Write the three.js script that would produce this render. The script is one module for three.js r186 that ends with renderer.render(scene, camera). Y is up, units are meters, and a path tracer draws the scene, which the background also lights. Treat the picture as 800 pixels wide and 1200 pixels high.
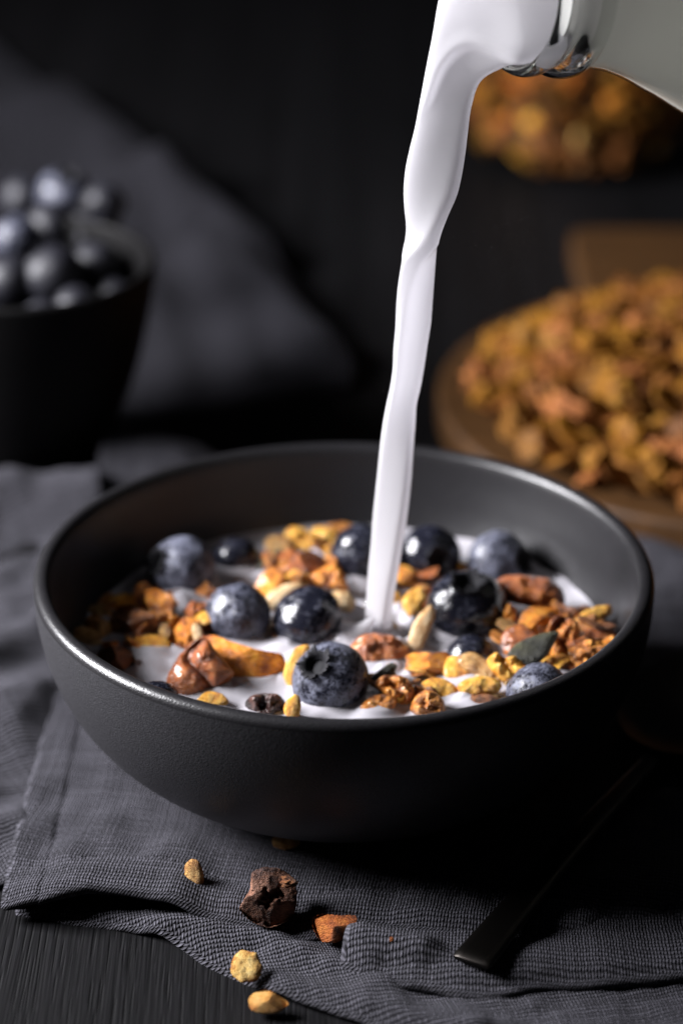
import * as THREE from 'three';
import { mergeVertices, mergeGeometries } from 'three/addons/utils/BufferGeometryUtils.js';
import { RectAreaLightUniformsLib } from 'three/addons/lights/RectAreaLightUniformsLib.js';
import { createNoise3D, createNoise2D } from 'simplex-noise';

// ---------------------------------------------------------------- camera, light, exposure
const FOCAL = 3000;                                        // focal length in pixels of the 800 x 1200 frame
const RIM_H = 0.0577, BOWL_R = 0.075;
const camera = new THREE.PerspectiveCamera(2 * Math.atan(600 / FOCAL) * 180 / Math.PI, 800 / 1200, 0.02, 20);
const elev = 27.2 * Math.PI / 180, pitch = elev - Math.atan(63 / FOCAL), camDist = 0.6224;
camera.position.set(-0.0006, RIM_H + camDist * Math.sin(elev), camDist * Math.cos(elev));
camera.rotation.set(-pitch, 0, 0);
camera.focus = 0.580;
camera.userData.fStop = 6.0;
camera.updateMatrixWorld(true);

const scene = new THREE.Scene();
scene.background = new THREE.Color(0.0055, 0.0055, 0.007);
const renderer = new THREE.WebGLRenderer({ antialias: true });
renderer.toneMapping = THREE.LinearToneMapping;
renderer.toneMappingExposure = 1;
renderer.shadowMap.enabled = true;

RectAreaLightUniformsLib.init();
const softbox = new THREE.RectAreaLight(new THREE.Color(0.97, 0.96, 1.0), 86, 0.34, 0.25);
softbox.position.set(-0.585, 0.385, -0.06);
softbox.lookAt(0.0, 0.02, 0.03);
scene.add(softbox);

// ---------------------------------------------------------------- helpers
function rng(seed) { let s = seed >>> 0; return () => { s = (s + 0x6d2b79f5) | 0; let t = Math.imul(s ^ (s >>> 15), 1 | s); t = (t + Math.imul(t ^ (t >>> 7), 61 | t)) ^ t; return ((t ^ (t >>> 14)) >>> 0) / 4294967296; }; }
const n3 = createNoise3D(rng(11)), n2 = createNoise2D(rng(12));
const fbm = (x, y, z, o = 4) => { let a = 0.5, s = 0; for (let i = 0; i < o; i++) { s += a * n3(x, y, z); x = x * 2.03 + 7.1; y = y * 2.03 + 3.3; z = z * 2.03 + 1.7; a *= 0.5; } return s; };
const clamp = (x, a = 0, b = 1) => Math.min(b, Math.max(a, x));
const sst = (x, a, b) => { const t = clamp((x - a) / (b - a)); return t * t * (3 - 2 * t); };
const mix = (a, b, t) => a + (b - a) * t;
const mix3 = (a, b, t) => [mix(a[0], b[0], t), mix(a[1], b[1], t), mix(a[2], b[2], t)];
const V = (x, y, z) => new THREE.Vector3(x, y, z);
const RIGHT = V(1, 0, 0), UP = V(0, Math.cos(pitch), -Math.sin(pitch)), BACK = V(0, Math.sin(pitch), Math.cos(pitch)), EYE = camera.position.clone();
const rayTo = (px, py) => RIGHT.clone().multiplyScalar((px - 400) / FOCAL).addScaledVector(UP, (600 - py) / FOCAL).sub(BACK);
const onHeight = (px, py, h) => { const r = rayTo(px, py); return EYE.clone().addScaledVector(r, (h - EYE.y) / r.y); };   // a measured place on a level plane
const onDepth = (px, py, z) => { const r = rayTo(px, py); return EYE.clone().addScaledVector(r, (z - EYE.z) / r.z); };     // a measured place on an upright plane
const pxPerMetre = (p) => FOCAL / EYE.clone().sub(p).dot(BACK);

const used = new Map();
function numbered(name) { const k = used.get(name) ?? 0; used.set(name, k + 1); return k ? name + '_' + String(k).padStart(3, '0') : name; }
function shadows(o) { o.castShadow = o.receiveShadow = true; return o; }
function tag(o, label, category, group, kind) { o.userData = { label, category }; if (group) o.userData.group = group; if (kind) o.userData.kind = kind; return o; }
function mesh(name, geo, mat, parent) { const m = shadows(new THREE.Mesh(geo, mat)); m.name = numbered(name); (parent ?? scene).add(m); return m; }
function part(name, geo, mat, parent) { const m = shadows(new THREE.Mesh(geo, mat)); m.name = name; parent.add(m); return m; }
function base(name, x = 0, y = 0, z = 0) { const g = new THREE.Group(); g.name = numbered(name); g.position.set(x, y, z); scene.add(g); return g; }
function geoFrom(pos, idx, uv, col) {
  const g = new THREE.BufferGeometry();
  g.setAttribute('position', new THREE.BufferAttribute(new Float32Array(pos), 3));
  if (uv) g.setAttribute('uv', new THREE.BufferAttribute(new Float32Array(uv), 2));
  if (col) g.setAttribute('color', new THREE.BufferAttribute(new Float32Array(col), 3));
  g.setIndex(new THREE.BufferAttribute(new Uint32Array(idx), 1));
  g.computeVertexNormals();
  return g;
}
const toS = (x) => { x = clamp(x); return Math.round(255 * (x <= 0.0031308 ? 12.92 * x : 1.055 * Math.pow(x, 1 / 2.4) - 0.055)); };
function texture(w, h, fn, srgb, wrap = THREE.RepeatWrapping) {
  const d = new Uint8Array(w * h * 4);
  for (let y = 0; y < h; y++) for (let x = 0; x < w; x++) {
    const c = fn(x, y), o = (y * w + x) * 4;
    for (let k = 0; k < 3; k++) d[o + k] = srgb ? toS(c[k]) : Math.round(255 * clamp(c[k]));
    d[o + 3] = 255;
  }
  const t = new THREE.DataTexture(d, w, h, THREE.RGBAFormat);
  if (srgb) t.colorSpace = THREE.SRGBColorSpace;
  t.magFilter = THREE.LinearFilter; t.minFilter = THREE.LinearFilter; t.wrapS = t.wrapT = wrap; t.needsUpdate = true;
  return t;
}

// ---------------------------------------------------------------- materials
// black stained wood: streaks along z, pores, a few lighter worn fibres
const WOOD_W = 1536, WOOD_H = 1024, WOOD_X = 0.30, WOOD_Z = 0.42;
const woodField = new Float32Array(WOOD_W * WOOD_H), woodTone = new Float32Array(WOOD_W * WOOD_H);
for (let y = 0; y < WOOD_H; y++) for (let x = 0; x < WOOD_W; x++) {
  const X = x / WOOD_W * WOOD_X, Z = y / WOOD_H * WOOD_Z, bend = 0.0025 * n2(X * 7, Z * 2.4) + 0.0003 * n2(X * 40, Z * 10);
  const xs = X + bend;
  const streak = 0.3 * n3(xs * 300, Z * 5, 0) + 0.4 * n3(xs * 900, Z * 14, 4) + 0.4 * n3(xs * 1900, Z * 34, 9);
  const pore = sst(n3(xs * 1300, Z * 30, 20), 0.45, 0.8);
  woodField[y * WOOD_W + x] = 0.5 + 0.28 * streak - 0.3 * pore;
  woodTone[y * WOOD_W + x] = 0.5 + 0.3 * n3(xs * 60, Z * 2.4, 30) + 0.35 * streak - 0.35 * pore + 0.7 * sst(n3(xs * 900, Z * 60, 40), 0.6, 0.9);
}
const woodMap = texture(WOOD_W, WOOD_H, (x, y) => { const t = clamp(woodTone[y * WOOD_W + x], 0, 1.3); return [0.0014 + 0.0048 * t, 0.0014 + 0.0046 * t, 0.0016 + 0.0052 * t]; }, true, THREE.MirroredRepeatWrapping);
const woodBump = texture(WOOD_W, WOOD_H, (x, y) => { const t = woodField[y * WOOD_W + x]; return [t, t, t]; }, false, THREE.MirroredRepeatWrapping);
const M = {};
M.table = new THREE.MeshPhysicalMaterial({ map: woodMap, bumpMap: woodBump, bumpScale: 0.00038, roughness: 0.6, specularIntensity: 0.2 });

// plain linen weave: 64 x 32 threads a tile
const TH = 12, WV_W = 64 * TH, WV_H = 40 * TH;
const warpTone = Array.from({ length: 64 }, ((r) => () => r())(rng(5))), weftTone = Array.from({ length: 40 }, ((r) => () => r())(rng(6)));
function weave(x, y) {
  const i = Math.floor(x / TH), j = Math.floor(y / TH), u = (x / TH) % 1 - 0.5, v = (y / TH) % 1 - 0.5;
  const wide = 0.42 + 0.08 * warpTone[i], tall = 0.40 + 0.09 * weftTone[j];
  const over = (i + j) % 2 === 0;
  const warp = Math.sqrt(Math.max(0, 1 - (u / wide) ** 2)) * (over ? 0.62 + 0.38 * Math.cos(v * Math.PI) : 0.62 - 0.45 * Math.cos(v * Math.PI));
  const weft = Math.sqrt(Math.max(0, 1 - (v / tall) ** 2)) * (over ? 0.62 - 0.45 * Math.cos(u * Math.PI) : 0.62 + 0.38 * Math.cos(u * Math.PI));
  const h = Math.max(warp, weft), isWarp = warp > weft;
  return [h, isWarp ? warpTone[i] : weftTone[j], isWarp];
}
const linenMap = texture(WV_W, WV_H, (x, y) => {
  const [h, tone, isWarp] = weave(x, y), f = 0.5 + 0.5 * n2(x * 0.35, y * 0.35), s = (0.14 + 0.95 * h * h) * (0.55 + 0.6 * tone + 0.3 * f) * (isWarp ? 1.05 : 0.92);
  return [0.072 * s, 0.0698 * s, 0.083 * s];
}, true);
const linenBump = texture(WV_W, WV_H, (x, y) => { const h = clamp(weave(x, y)[0] * 0.9 + 0.06 * n2(x * 0.5, y * 0.5)); return [h, h, h]; }, false);
const THREAD_X = 0.00072, THREAD_Z = 0.00125;
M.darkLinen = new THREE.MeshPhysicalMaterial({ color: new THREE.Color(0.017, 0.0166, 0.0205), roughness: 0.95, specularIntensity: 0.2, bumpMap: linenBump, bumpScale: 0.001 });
M.linen = new THREE.MeshPhysicalMaterial({ map: linenMap, bumpMap: linenBump, bumpScale: 0.0016, roughness: 0.92, specularIntensity: 0.3, sheen: 0.25, sheenColor: new THREE.Color(0.5, 0.5, 0.58), sheenRoughness: 0.6 });
const linenUV = (x, z) => [(x + 0.00012 * n2(x * 60, z * 260) + 0.0012 * n2(x * 14, z * 14)) / (64 * THREAD_X), (z + 0.00015 * n2(x * 240 + 9, z * 60) + 0.0014 * n2(x * 12 + 5, z * 16)) / (40 * THREAD_Z)];

// satin black stoneware: a fine speckled grain
const grainRand = rng(77);
const grain = Float32Array.from({ length: 512 * 512 }, () => grainRand());
const grainAt = (x, y) => grain[((y + 512) % 512) * 512 + ((x + 512) % 512)];
const softGrain = (x, y) => (grainAt(x, y) * 2 + grainAt(x + 1, y) + grainAt(x, y + 1) + grainAt(x - 1, y) + grainAt(x, y - 1)) / 6;
const stoneBump = texture(512, 512, (x, y) => { const t = softGrain(x, y); return [t, t, t]; }, false);
const stoneMap = texture(512, 512, (x, y) => { const s = softGrain(x, y), t = 0.5 + 1.1 * s + (grainAt(x, y) > 0.985 ? 1.8 : 0) + (grainAt(x + 9, y + 5) > 0.97 ? -0.5 : 0); return [0.025 * t, 0.0245 * t, 0.0272 * t]; }, true);
M.stoneware = new THREE.MeshPhysicalMaterial({ map: stoneMap, bumpMap: stoneBump, bumpScale: 0.0001, roughness: 0.42, specularIntensity: 1.0 });
M.rim = new THREE.MeshPhysicalMaterial({ color: new THREE.Color(0.5, 0.49, 0.49), map: stoneMap, bumpMap: stoneBump, bumpScale: 0.00008, roughness: 0.33, specularIntensity: 1.0 });
M.pot = new THREE.MeshPhysicalMaterial({ color: new THREE.Color(0.004, 0.0038, 0.004), roughness: 0.55, specularIntensity: 0.22 });
M.milk = new THREE.MeshPhysicalMaterial({ color: new THREE.Color(0.49, 0.475, 0.51), roughness: 0.2, transmission: 0.26, thickness: 0, ior: 1.35, specularIntensity: 0.9 });
M.bottleMilk = new THREE.MeshPhysicalMaterial({ color: new THREE.Color(0.6, 0.595, 0.58), roughness: 1, transmission: 0.6, thickness: 0 });
M.stream = new THREE.MeshPhysicalMaterial({ color: new THREE.Color(0.75, 0.74, 0.765), roughness: 0.97, transmission: 0.72, thickness: 0, clearcoat: 0.9, clearcoatRoughness: 0.08 });
M.glass = new THREE.MeshPhysicalMaterial({ color: new THREE.Color(0.97, 0.985, 0.97), roughness: 0.0, transmission: 1, thickness: 0.002, ior: 1.42 });
M.bottle = new THREE.MeshPhysicalMaterial({ color: new THREE.Color(0.86, 0.87, 0.83), roughness: 0.02, transmission: 1, thickness: 0, ior: 1.5, specularIntensity: 0.5 });
M.pane = new THREE.MeshPhysicalMaterial({ color: new THREE.Color(0.9, 0.92, 0.9), roughness: 0.02, transmission: 1, thickness: 0, ior: 1.5 });
const crust = texture(512, 512, (x, y) => { const X = x / 512 * 6, Y = y / 512 * 6, t = 0.5 + 0.3 * n3(X * 2, Y * 5, 1) + 0.25 * n3(X * 6, Y * 11, 5) + 0.2 * n3(X * 18, Y * 22, 9) - 0.4 * sst(n3(X * 9, Y * 9, 14), 0.55, 0.8); return [t, t, t]; }, false, THREE.MirroredRepeatWrapping);
M.granola = new THREE.MeshPhysicalMaterial({ vertexColors: true, roughness: 0.4, specularIntensity: 0.9, clearcoat: 0.25, clearcoatRoughness: 0.2, bumpMap: crust, bumpScale: 0.0003 });
M.wet = new THREE.MeshPhysicalMaterial({ vertexColors: true, roughness: 0.3, specularIntensity: 1, clearcoat: 0.45, clearcoatRoughness: 0.12, bumpMap: crust, bumpScale: 0.0003 });
M.dry = new THREE.MeshPhysicalMaterial({ vertexColors: true, roughness: 0.62, specularIntensity: 0.6, bumpMap: crust, bumpScale: 0.0004 });
M.heap = new THREE.MeshPhysicalMaterial({ vertexColors: true, roughness: 0.6, specularIntensity: 0.25 });
M.steel = new THREE.MeshPhysicalMaterial({ color: new THREE.Color(0.04, 0.036, 0.033), roughness: 0.34, metalness: 1 });
const oakMap = texture(512, 512, (x, y) => { const t = 0.5 + 0.35 * n3(x * 0.006, y * 0.06, 3) + 0.25 * n3(x * 0.02, y * 0.22, 8); return [0.034 + 0.03 * t, 0.0145 + 0.0135 * t, 0.0034 + 0.004 * t]; }, true, THREE.MirroredRepeatWrapping);
M.oak = new THREE.MeshPhysicalMaterial({ map: oakMap, roughness: 0.55, specularIntensity: 0.6 });

// ---------------------------------------------------------------- the table
{
  const g = new THREE.BoxGeometry(3.2, 0.05, 3.2), p = g.attributes.position, uv = [];
  for (let i = 0; i < p.count; i++) uv.push((p.getX(i) + 0.07) / WOOD_X, p.getZ(i) / WOOD_Z);
  g.setAttribute('uv', new THREE.BufferAttribute(new Float32Array(uv), 2));
  const t = mesh('table', g, M.table);
  t.position.set(0, -0.025, -0.4);
  tag(t, 'black stained wooden table top with fine grain under everything', 'table', null, 'structure');
}

// ---------------------------------------------------------------- cloth sheets with thickness and rounded edges
function sheet({ nu, nv, at, height, thick = 0.0011, turn = 0, under = 0.01 }) {
  const pos = [], uv = [], idx = [], W = nu + 1, c = Math.cos(turn), s = Math.sin(turn);
  const push = (x, y, z, ex = 0) => { pos.push(x, y, z); uv.push(...linenUV(x * c - z * s + ex, x * s + z * c + ex)); };
  for (let j = 0; j <= nv; j++) for (let i = 0; i <= nu; i++) { const [x, z] = at(i / nu, j / nv); push(x, height(x, z, i / nu, j / nv), z); }
  for (let j = 0; j < nv; j++) for (let i = 0; i < nu; i++) { const a = j * W + i; idx.push(a, a + W, a + 1, a + 1, a + W, a + W + 1); }
  const ring = [];
  for (let i = 0; i < nu; i++) ring.push(nv * W + i);
  for (let j = nv; j > 0; j--) ring.push(j * W + nu);
  for (let i = nu; i > 0; i--) ring.push(i);
  for (let j = 0; j < nv; j++) ring.push(j * W);
  const N = ring.length, out = ring.map((r, k) => {
    const a = ring[(k + N - 1) % N], b = ring[(k + 1) % N];
    const tx = pos[b * 3] - pos[a * 3], tz = pos[b * 3 + 2] - pos[a * 3 + 2], l = Math.hypot(tx, tz) || 1;
    return [-tz / l, tx / l];
  });
  let prev = ring;
  const K = 7;
  for (let k = 1; k <= K + 1; k++) {
    const th = Math.min(k / K, 1) * Math.PI, rad = thick / 2, cur = [];
    for (let q = 0; q < N; q++) {
      const r = ring[q], o = rad * Math.sin(th) - (k > K ? under : 0), dy = rad * (1 - Math.cos(th));
      cur.push(pos.length / 3);
      push(pos[r * 3] + out[q][0] * o, pos[r * 3 + 1] - dy, pos[r * 3 + 2] + out[q][1] * o, rad * th * 0.7);
    }
    for (let q = 0; q < N; q++) { const q2 = (q + 1) % N; idx.push(prev[q], cur[q], prev[q2], prev[q2], cur[q], cur[q2]); }
    prev = cur;
  }
  const g = geoFrom(pos, idx, uv);
  return g;
}
function polyline(points, h) {                                 // measured edge of a cloth on the table -> function of 0..1
  const c = new THREE.CatmullRomCurve3(points.map(([x, y]) => onHeight(x, y, h)), false, 'centripetal');
  return (t) => c.getPointAt(clamp(t));
}
const between = (back, front) => (u, v) => { const a = back(u), b = front(u); return [mix(a.x, b.x, v), mix(a.z, b.z, v)]; };
const ridge = (x, z, ax, az, bx, bz, w) => { const dx = bx - ax, dz = bz - az, L2 = dx * dx + dz * dz, t = clamp(((x - ax) * dx + (z - az) * dz) / L2), d2 = (x - ax - dx * t) ** 2 + (z - az - dz * t) ** 2; return Math.exp(-d2 / (w * w)); };
const pxRidge = (a, b, w) => { const A = onHeight(a[0], a[1], 0.004), B = onHeight(b[0], b[1], 0.004); return (x, z) => ridge(x, z, A.x, A.z, B.x, B.z, w); };
{
  const nap = base('linen_napkin');
  tag(nap, 'dark grey linen napkin folded in layers under the black bowl', 'napkin');
  // upper layer, hemmed along its left and front edges
  const frontA = polyline([[7, 1052], [60, 1054], [110, 1047], [165, 1050], [230, 1062], [300, 1074], [370, 1081], [430, 1076], [530, 1088], [620, 1092], [720, 1092], [860, 1086]], 0.006);
  const backA = polyline([[128, 545], [300, 556], [500, 566], [900, 574]], 0.004);
  const lift1 = pxRidge([95, 1040], [190, 1044], 0.016), lift2 = pxRidge([420, 1068], [560, 1074], 0.012), lift3 = pxRidge([10, 1046], [30, 1040], 0.008);
  const lump1 = pxRidge([150, 905], [215, 985], 0.007), lump2 = pxRidge([110, 890], [105, 930], 0.005), lump3 = pxRidge([90, 985], [330, 1005], 0.006), lump4 = pxRidge([560, 1030], [800, 1040], 0.006), corner = pxRidge([128, 548], [190, 552], 0.02);
  part('upper_layer', sheet({
    nu: 300, nv: 260, turn: -0.12, thick: 0.0027, at: between(backA, frontA),
    height: (x, z, u, v) => {
      const r = Math.hypot(x, z), free = sst(r, 0.048, 0.062);
      const dl = u * 0.16, df = (1 - v) * 0.25;
      const hemL = sst(dl, 0.0075, 0.0068), hemF = sst(df, 0.0135, 0.0128) * sst(u, 0.0, 0.03);
      const groove = -0.00022 * Math.exp(-(((dl - 0.0076) / 0.0007) ** 2)) - 0.00055 * Math.exp(-(((df - 0.0142) / 0.0008) ** 2)) * (0.6 + 0.4 * Math.cos(x * 2600));
      let h = 0.0046 + free * (0.0008 * n2(x * 34, z * 34) + 0.0011 * n2(x * 13 + 4, z * 15) + 0.0007 * n2(x * 70, z * 55) + 0.0007 * Math.abs(n2(x * 38 + 8, z * 26))) + 0.00035 * hemL + 0.0005 * hemF + groove;
      h += free * (0.0016 * lump1(x, z) - 0.0004 * lump2(x, z) + 0.0008 * lump3(x, z) + 0.001 * lump4(x, z));
      h += 0.0042 * lift1(x, z) + 0.001 * lift2(x, z) - 0.002 * lift3(x, z) + 0.011 * corner(x, z);
      h -= 0.0013 * sst(1 - v, 0.02, 0) * (1 - lift1(x, z));
      return h;
    },
  }), M.linen, nap);
  // lower layer, its front edge running across the wood to the bottom of the picture
  const frontB = polyline([[22, 1064], [80, 1074], [140, 1082], [200, 1098], [245, 1124], [300, 1149], [345, 1168], [400, 1186], [470, 1206], [560, 1226], [880, 1246]], 0.0015);
  const backB = polyline([[60, 1010], [160, 1012], [260, 1020], [360, 1030], [450, 1040], [545, 1050], [900, 1050]], 0.0015);
  const fold1 = pxRidge([190, 1074], [300, 1084], 0.005), fold2 = pxRidge([300, 1084], [352, 1110], 0.0045), fold3 = pxRidge([352, 1110], [450, 1148], 0.005), fold4 = pxRidge([330, 1150], [560, 1195], 0.005);
  part('lower_layer', sheet({
    nu: 300, nv: 140, turn: 0.2, thick: 0.0022, at: between(backB, frontB),
    height: (x, z, u, v) => 0.0018 + 0.0006 * n2(x * 40 + 9, z * 40) + 0.0004 * n2(x * 100, z * 100) + 0.0024 * Math.max(fold1(x, z), fold2(x, z), fold3(x, z)) * sst(v, 0.15, 0.5) + 0.0022 * fold4(x, z) - 0.0007 * sst(v, 0.93, 1),
  }), M.linen, nap);
  // the fold that lies over it on the right
  const frontC = polyline([[405, 1128], [440, 1146], [500, 1152], [560, 1160], [640, 1149], [720, 1145], [870, 1132]], 0.004);
  const backC = polyline([[430, 1040], [520, 1050], [620, 1056], [720, 1056], [900, 1046]], 0.003);
  const pinch = pxRidge([425, 1108], [490, 1124], 0.0055), dip = pxRidge([455, 1134], [500, 1138], 0.003), swell = pxRidge([560, 1128], [800, 1112], 0.006);
  part('right_fold', sheet({
    nu: 220, nv: 120, turn: -0.05, thick: 0.0026, at: between(backC, frontC),
    height: (x, z, u, v) => 0.0048 + 0.0006 * n2(x * 45 + 2, z * 45) + 0.0048 * pinch(x, z) * sst(v, 0.2, 0.6) - 0.0018 * dip(x, z) + 0.0012 * swell(x, z) - 0.0012 * sst(v, 0.9, 1) - 0.0032 * sst(v, 0.35, 0),
  }), M.linen, nap);
  const left = sheet({
    nu: 220, nv: 220, turn: 0.5, thick: 0.0016,
    at: between(polyline([[-160, 578], [-20, 574], [60, 574], [112, 580]], 0.003), polyline([[-190, 1090], [-60, 1052], [25, 1030], [190, 985]], 0.001)),
    height: (() => {
      const f = [pxRidge([-40, 792], [80, 716], 0.008), pxRidge([-60, 905], [60, 800], 0.014), pxRidge([-60, 590], [110, 590], 0.012), pxRidge([-40, 985], [30, 968], 0.006)];
      const hole = pxRidge([-20, 655], [45, 640], 0.013), hole2 = pxRidge([-20, 742], [40, 722], 0.006);
      return (x, z, u, v) => { const under = sst(Math.hypot(x, z), 0.07, 0.085); return 0.0022 + under * (0.0028 * n2(x * 26, z * 26 + 5) + 0.0011 * n2(x * 60, z * 60) + 0.0075 * f[0](x, z) + 0.006 * f[1](x, z) + 0.011 * f[2](x, z) + 0.0035 * f[3](x, z) - 0.0012 * hole(x, z) - 0.0012 * hole2(x, z)); };
    })(),
  });
  tag(mesh('linen_cloth', left, M.linen), 'rumpled dark grey linen cloth left of the large bowl', 'cloth');
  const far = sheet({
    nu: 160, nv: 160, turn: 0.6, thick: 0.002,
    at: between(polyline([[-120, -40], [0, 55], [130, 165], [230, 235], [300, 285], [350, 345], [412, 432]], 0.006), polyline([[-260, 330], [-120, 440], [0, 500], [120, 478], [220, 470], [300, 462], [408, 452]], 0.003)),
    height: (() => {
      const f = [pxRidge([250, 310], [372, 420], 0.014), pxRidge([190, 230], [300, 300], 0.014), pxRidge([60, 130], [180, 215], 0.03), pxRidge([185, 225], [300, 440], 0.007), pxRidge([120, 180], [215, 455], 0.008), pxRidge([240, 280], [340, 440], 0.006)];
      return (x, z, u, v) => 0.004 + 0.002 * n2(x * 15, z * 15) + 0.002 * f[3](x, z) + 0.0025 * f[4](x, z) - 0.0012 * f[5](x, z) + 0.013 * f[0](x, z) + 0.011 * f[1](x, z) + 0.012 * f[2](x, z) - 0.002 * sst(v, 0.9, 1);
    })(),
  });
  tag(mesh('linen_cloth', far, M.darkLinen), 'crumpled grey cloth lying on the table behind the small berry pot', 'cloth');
}

// ---------------------------------------------------------------- the large bowl
const MILK_Y = 0.0360;
const FOOT_Y = 0.0042;
const outerR = (y) => { const t = clamp((y - FOOT_Y) / (RIM_H - FOOT_Y)); return 0.031 + (BOWL_R - 0.031) * Math.pow(1 - Math.pow(1 - t, 2.35), 0.62); };
const innerR = (y) => outerR(y - 0.0035) - 0.0048 + 0.0006 * sst(y, 0.045, RIM_H);
{
  const pts = [], seg = [];
  const add = (r, y, s) => { pts.push(new THREE.Vector2(Math.max(r, 1e-4), y)); seg.push(s); };
  add(0, FOOT_Y + 0.0008, 0); add(0.026, FOOT_Y + 0.0008, 0); add(0.028, FOOT_Y, 0); add(0.0302, FOOT_Y, 0);
  for (let i = 1; i <= 60; i++) { const y = FOOT_Y + (RIM_H - 0.0022 - FOOT_Y) * Math.pow(i / 60, 1.4); add(outerR(y), y, i < 4 ? 0 : 1); }
  const rt = 0.0021, rc = BOWL_R - rt;
  for (let i = 1; i <= 16; i++) { const a = Math.PI * i / 17; add(rc + rt * Math.cos(a), RIM_H - 0.0022 + 0.0022 * Math.sin(a), 2); }
  for (let i = 0; i <= 50; i++) { const y = mix(RIM_H - 0.0026, 0.0095, Math.pow(i / 50, 0.8)); add(Math.min(innerR(y), rc - rt), y, 3); }
  add(0.012, 0.0088, 3); add(0, 0.0087, 3);
  const SEG = 220, lathe = new THREE.LatheGeometry(pts, SEG), n = pts.length, p = lathe.attributes.position;
  // real size uv: along the rim in metres, down the profile in metres
  let len = 0; const run = pts.map((q, i) => (len += i ? q.distanceTo(pts[i - 1]) : 0));
  const uv = []; for (let i = 0; i < p.count; i++) uv.push(Math.floor(i / n) / SEG * 2 * Math.PI * 0.06 / 0.055, run[i % n] / 0.055);
  lathe.setAttribute('uv', new THREE.BufferAttribute(new Float32Array(uv), 2));
  // a slightly hand-thrown wobble
  for (let i = 0; i < p.count; i++) { const x = p.getX(i), y = p.getY(i), z = p.getZ(i), a = Math.atan2(z, x), k = 1 + 0.0022 * Math.sin(2 * a + 1) + 0.0012 * Math.sin(3 * a + y * 60); p.setXYZ(i, x * k, y + 0.0003 * Math.sin(2 * a + 2) * sst(y, 0.02, 0.05), z * k); }
  lathe.computeVertexNormals();
  { const nn = lathe.attributes.normal; for (let j = 0; j < n; j++) { const a = j, b = SEG * n + j, v = V(nn.getX(a) + nn.getX(b), nn.getY(a) + nn.getY(b), nn.getZ(a) + nn.getZ(b)).normalize(); nn.setXYZ(a, v.x, v.y, v.z); nn.setXYZ(b, v.x, v.y, v.z); } }
  const pieces = [[], [], [], []], ix = lathe.index.array;
  for (let f = 0; f < ix.length; f += 3) { const s = Math.min(...[0, 1, 2].map((k) => ix[f + k] % n)); pieces[seg[s + 1] ?? 3].push(ix[f], ix[f + 1], ix[f + 2]); }
  const cut = (list) => { const g = lathe.clone(); g.setIndex(list); return g; };
  const bowl = base('bowl');
  tag(bowl, 'large round black stoneware bowl filled with milk, granola and blueberries', 'bowl');
  part('foot', cut(pieces[0]), M.stoneware, bowl);
  part('outer_wall', cut(pieces[1]), M.stoneware, bowl);
  part('rim', cut(pieces[2]), M.rim, bowl);
  part('inner_wall', cut(pieces[3]), M.rim, bowl);
}

// ---------------------------------------------------------------- blueberries
const berryLooks = [0, 1, 2, 3].map((k) => {
  const bloomLevel = [0.58, 0.18, 0.72, 0.08][k], W = 512, H = 256, bl = new Float32Array(W * H);
  for (let y = 0; y < H; y++) for (let x = 0; x < W; x++) {
    const th = (1 - (y + 0.5) / H) * Math.PI, ph = (x + 0.5) / W * 2 * Math.PI, X = Math.sin(th) * Math.cos(ph), Y = Math.cos(th), Z = Math.sin(th) * Math.sin(ph);
    const big = fbm(X * 1.6 + k * 9, Y * 1.6, Z * 1.6, 4), mid = fbm(X * 5 + 3, Y * 5 + k * 7, Z * 5, 4), fine = fbm(X * 22, Y * 22, Z * 22 + k * 5, 3);
    let b = bloomLevel + 0.55 * big + 0.55 * mid + 0.3 * fine;
    b = sst(b, 0.02, 0.98);
    b *= 1 - 0.75 * sst(n3(X * 9 + k, Y * 9, Z * 9 + 5), 0.52, 0.72);                      // rubbed spots
    b += 0.25 * sst(n3(X * 34, Y * 34 + k, Z * 34), 0.72, 0.85);
    b *= mix(1, 0.35, sst(Y, 0.90, 0.96));
    bl[y * W + x] = clamp(b);
  }
  const map = texture(W, H, (x, y) => { const b = bl[y * W + x]; return mix3(mix3([0.0085, 0.009, 0.015], [0.108, 0.114, 0.156], Math.pow(b, 1.6)), [0.006, 0.006, 0.008], sst((1 - (y + 0.5) / H) * Math.PI, 0.42, 0.32)); }, true);
  const rough = texture(W, H, (x, y) => { const r = mix(0.17, 0.62, bl[y * W + x]), pit = sst((1 - (y + 0.5) / H) * Math.PI, 0.46, 0.38), q = mix(r, 0.9, pit); return [q, q, q]; }, false);
  const bump = texture(W, H, (x, y) => { const t = 0.5 + 0.5 * bl[y * W + x]; return [t, t, t]; }, false);
  return new THREE.MeshPhysicalMaterial({ map, roughnessMap: rough, roughness: 1, bumpMap: bump, bumpScale: 0.00012, specularIntensity: 1 });
});
M.farBerry = new THREE.MeshPhysicalMaterial({ color: new THREE.Color(0.008, 0.008, 0.013), roughness: 0.54 });
M.calyx = new THREE.MeshPhysicalMaterial({ vertexColors: true, roughness: 0.75, specularIntensity: 0.5 });
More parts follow.
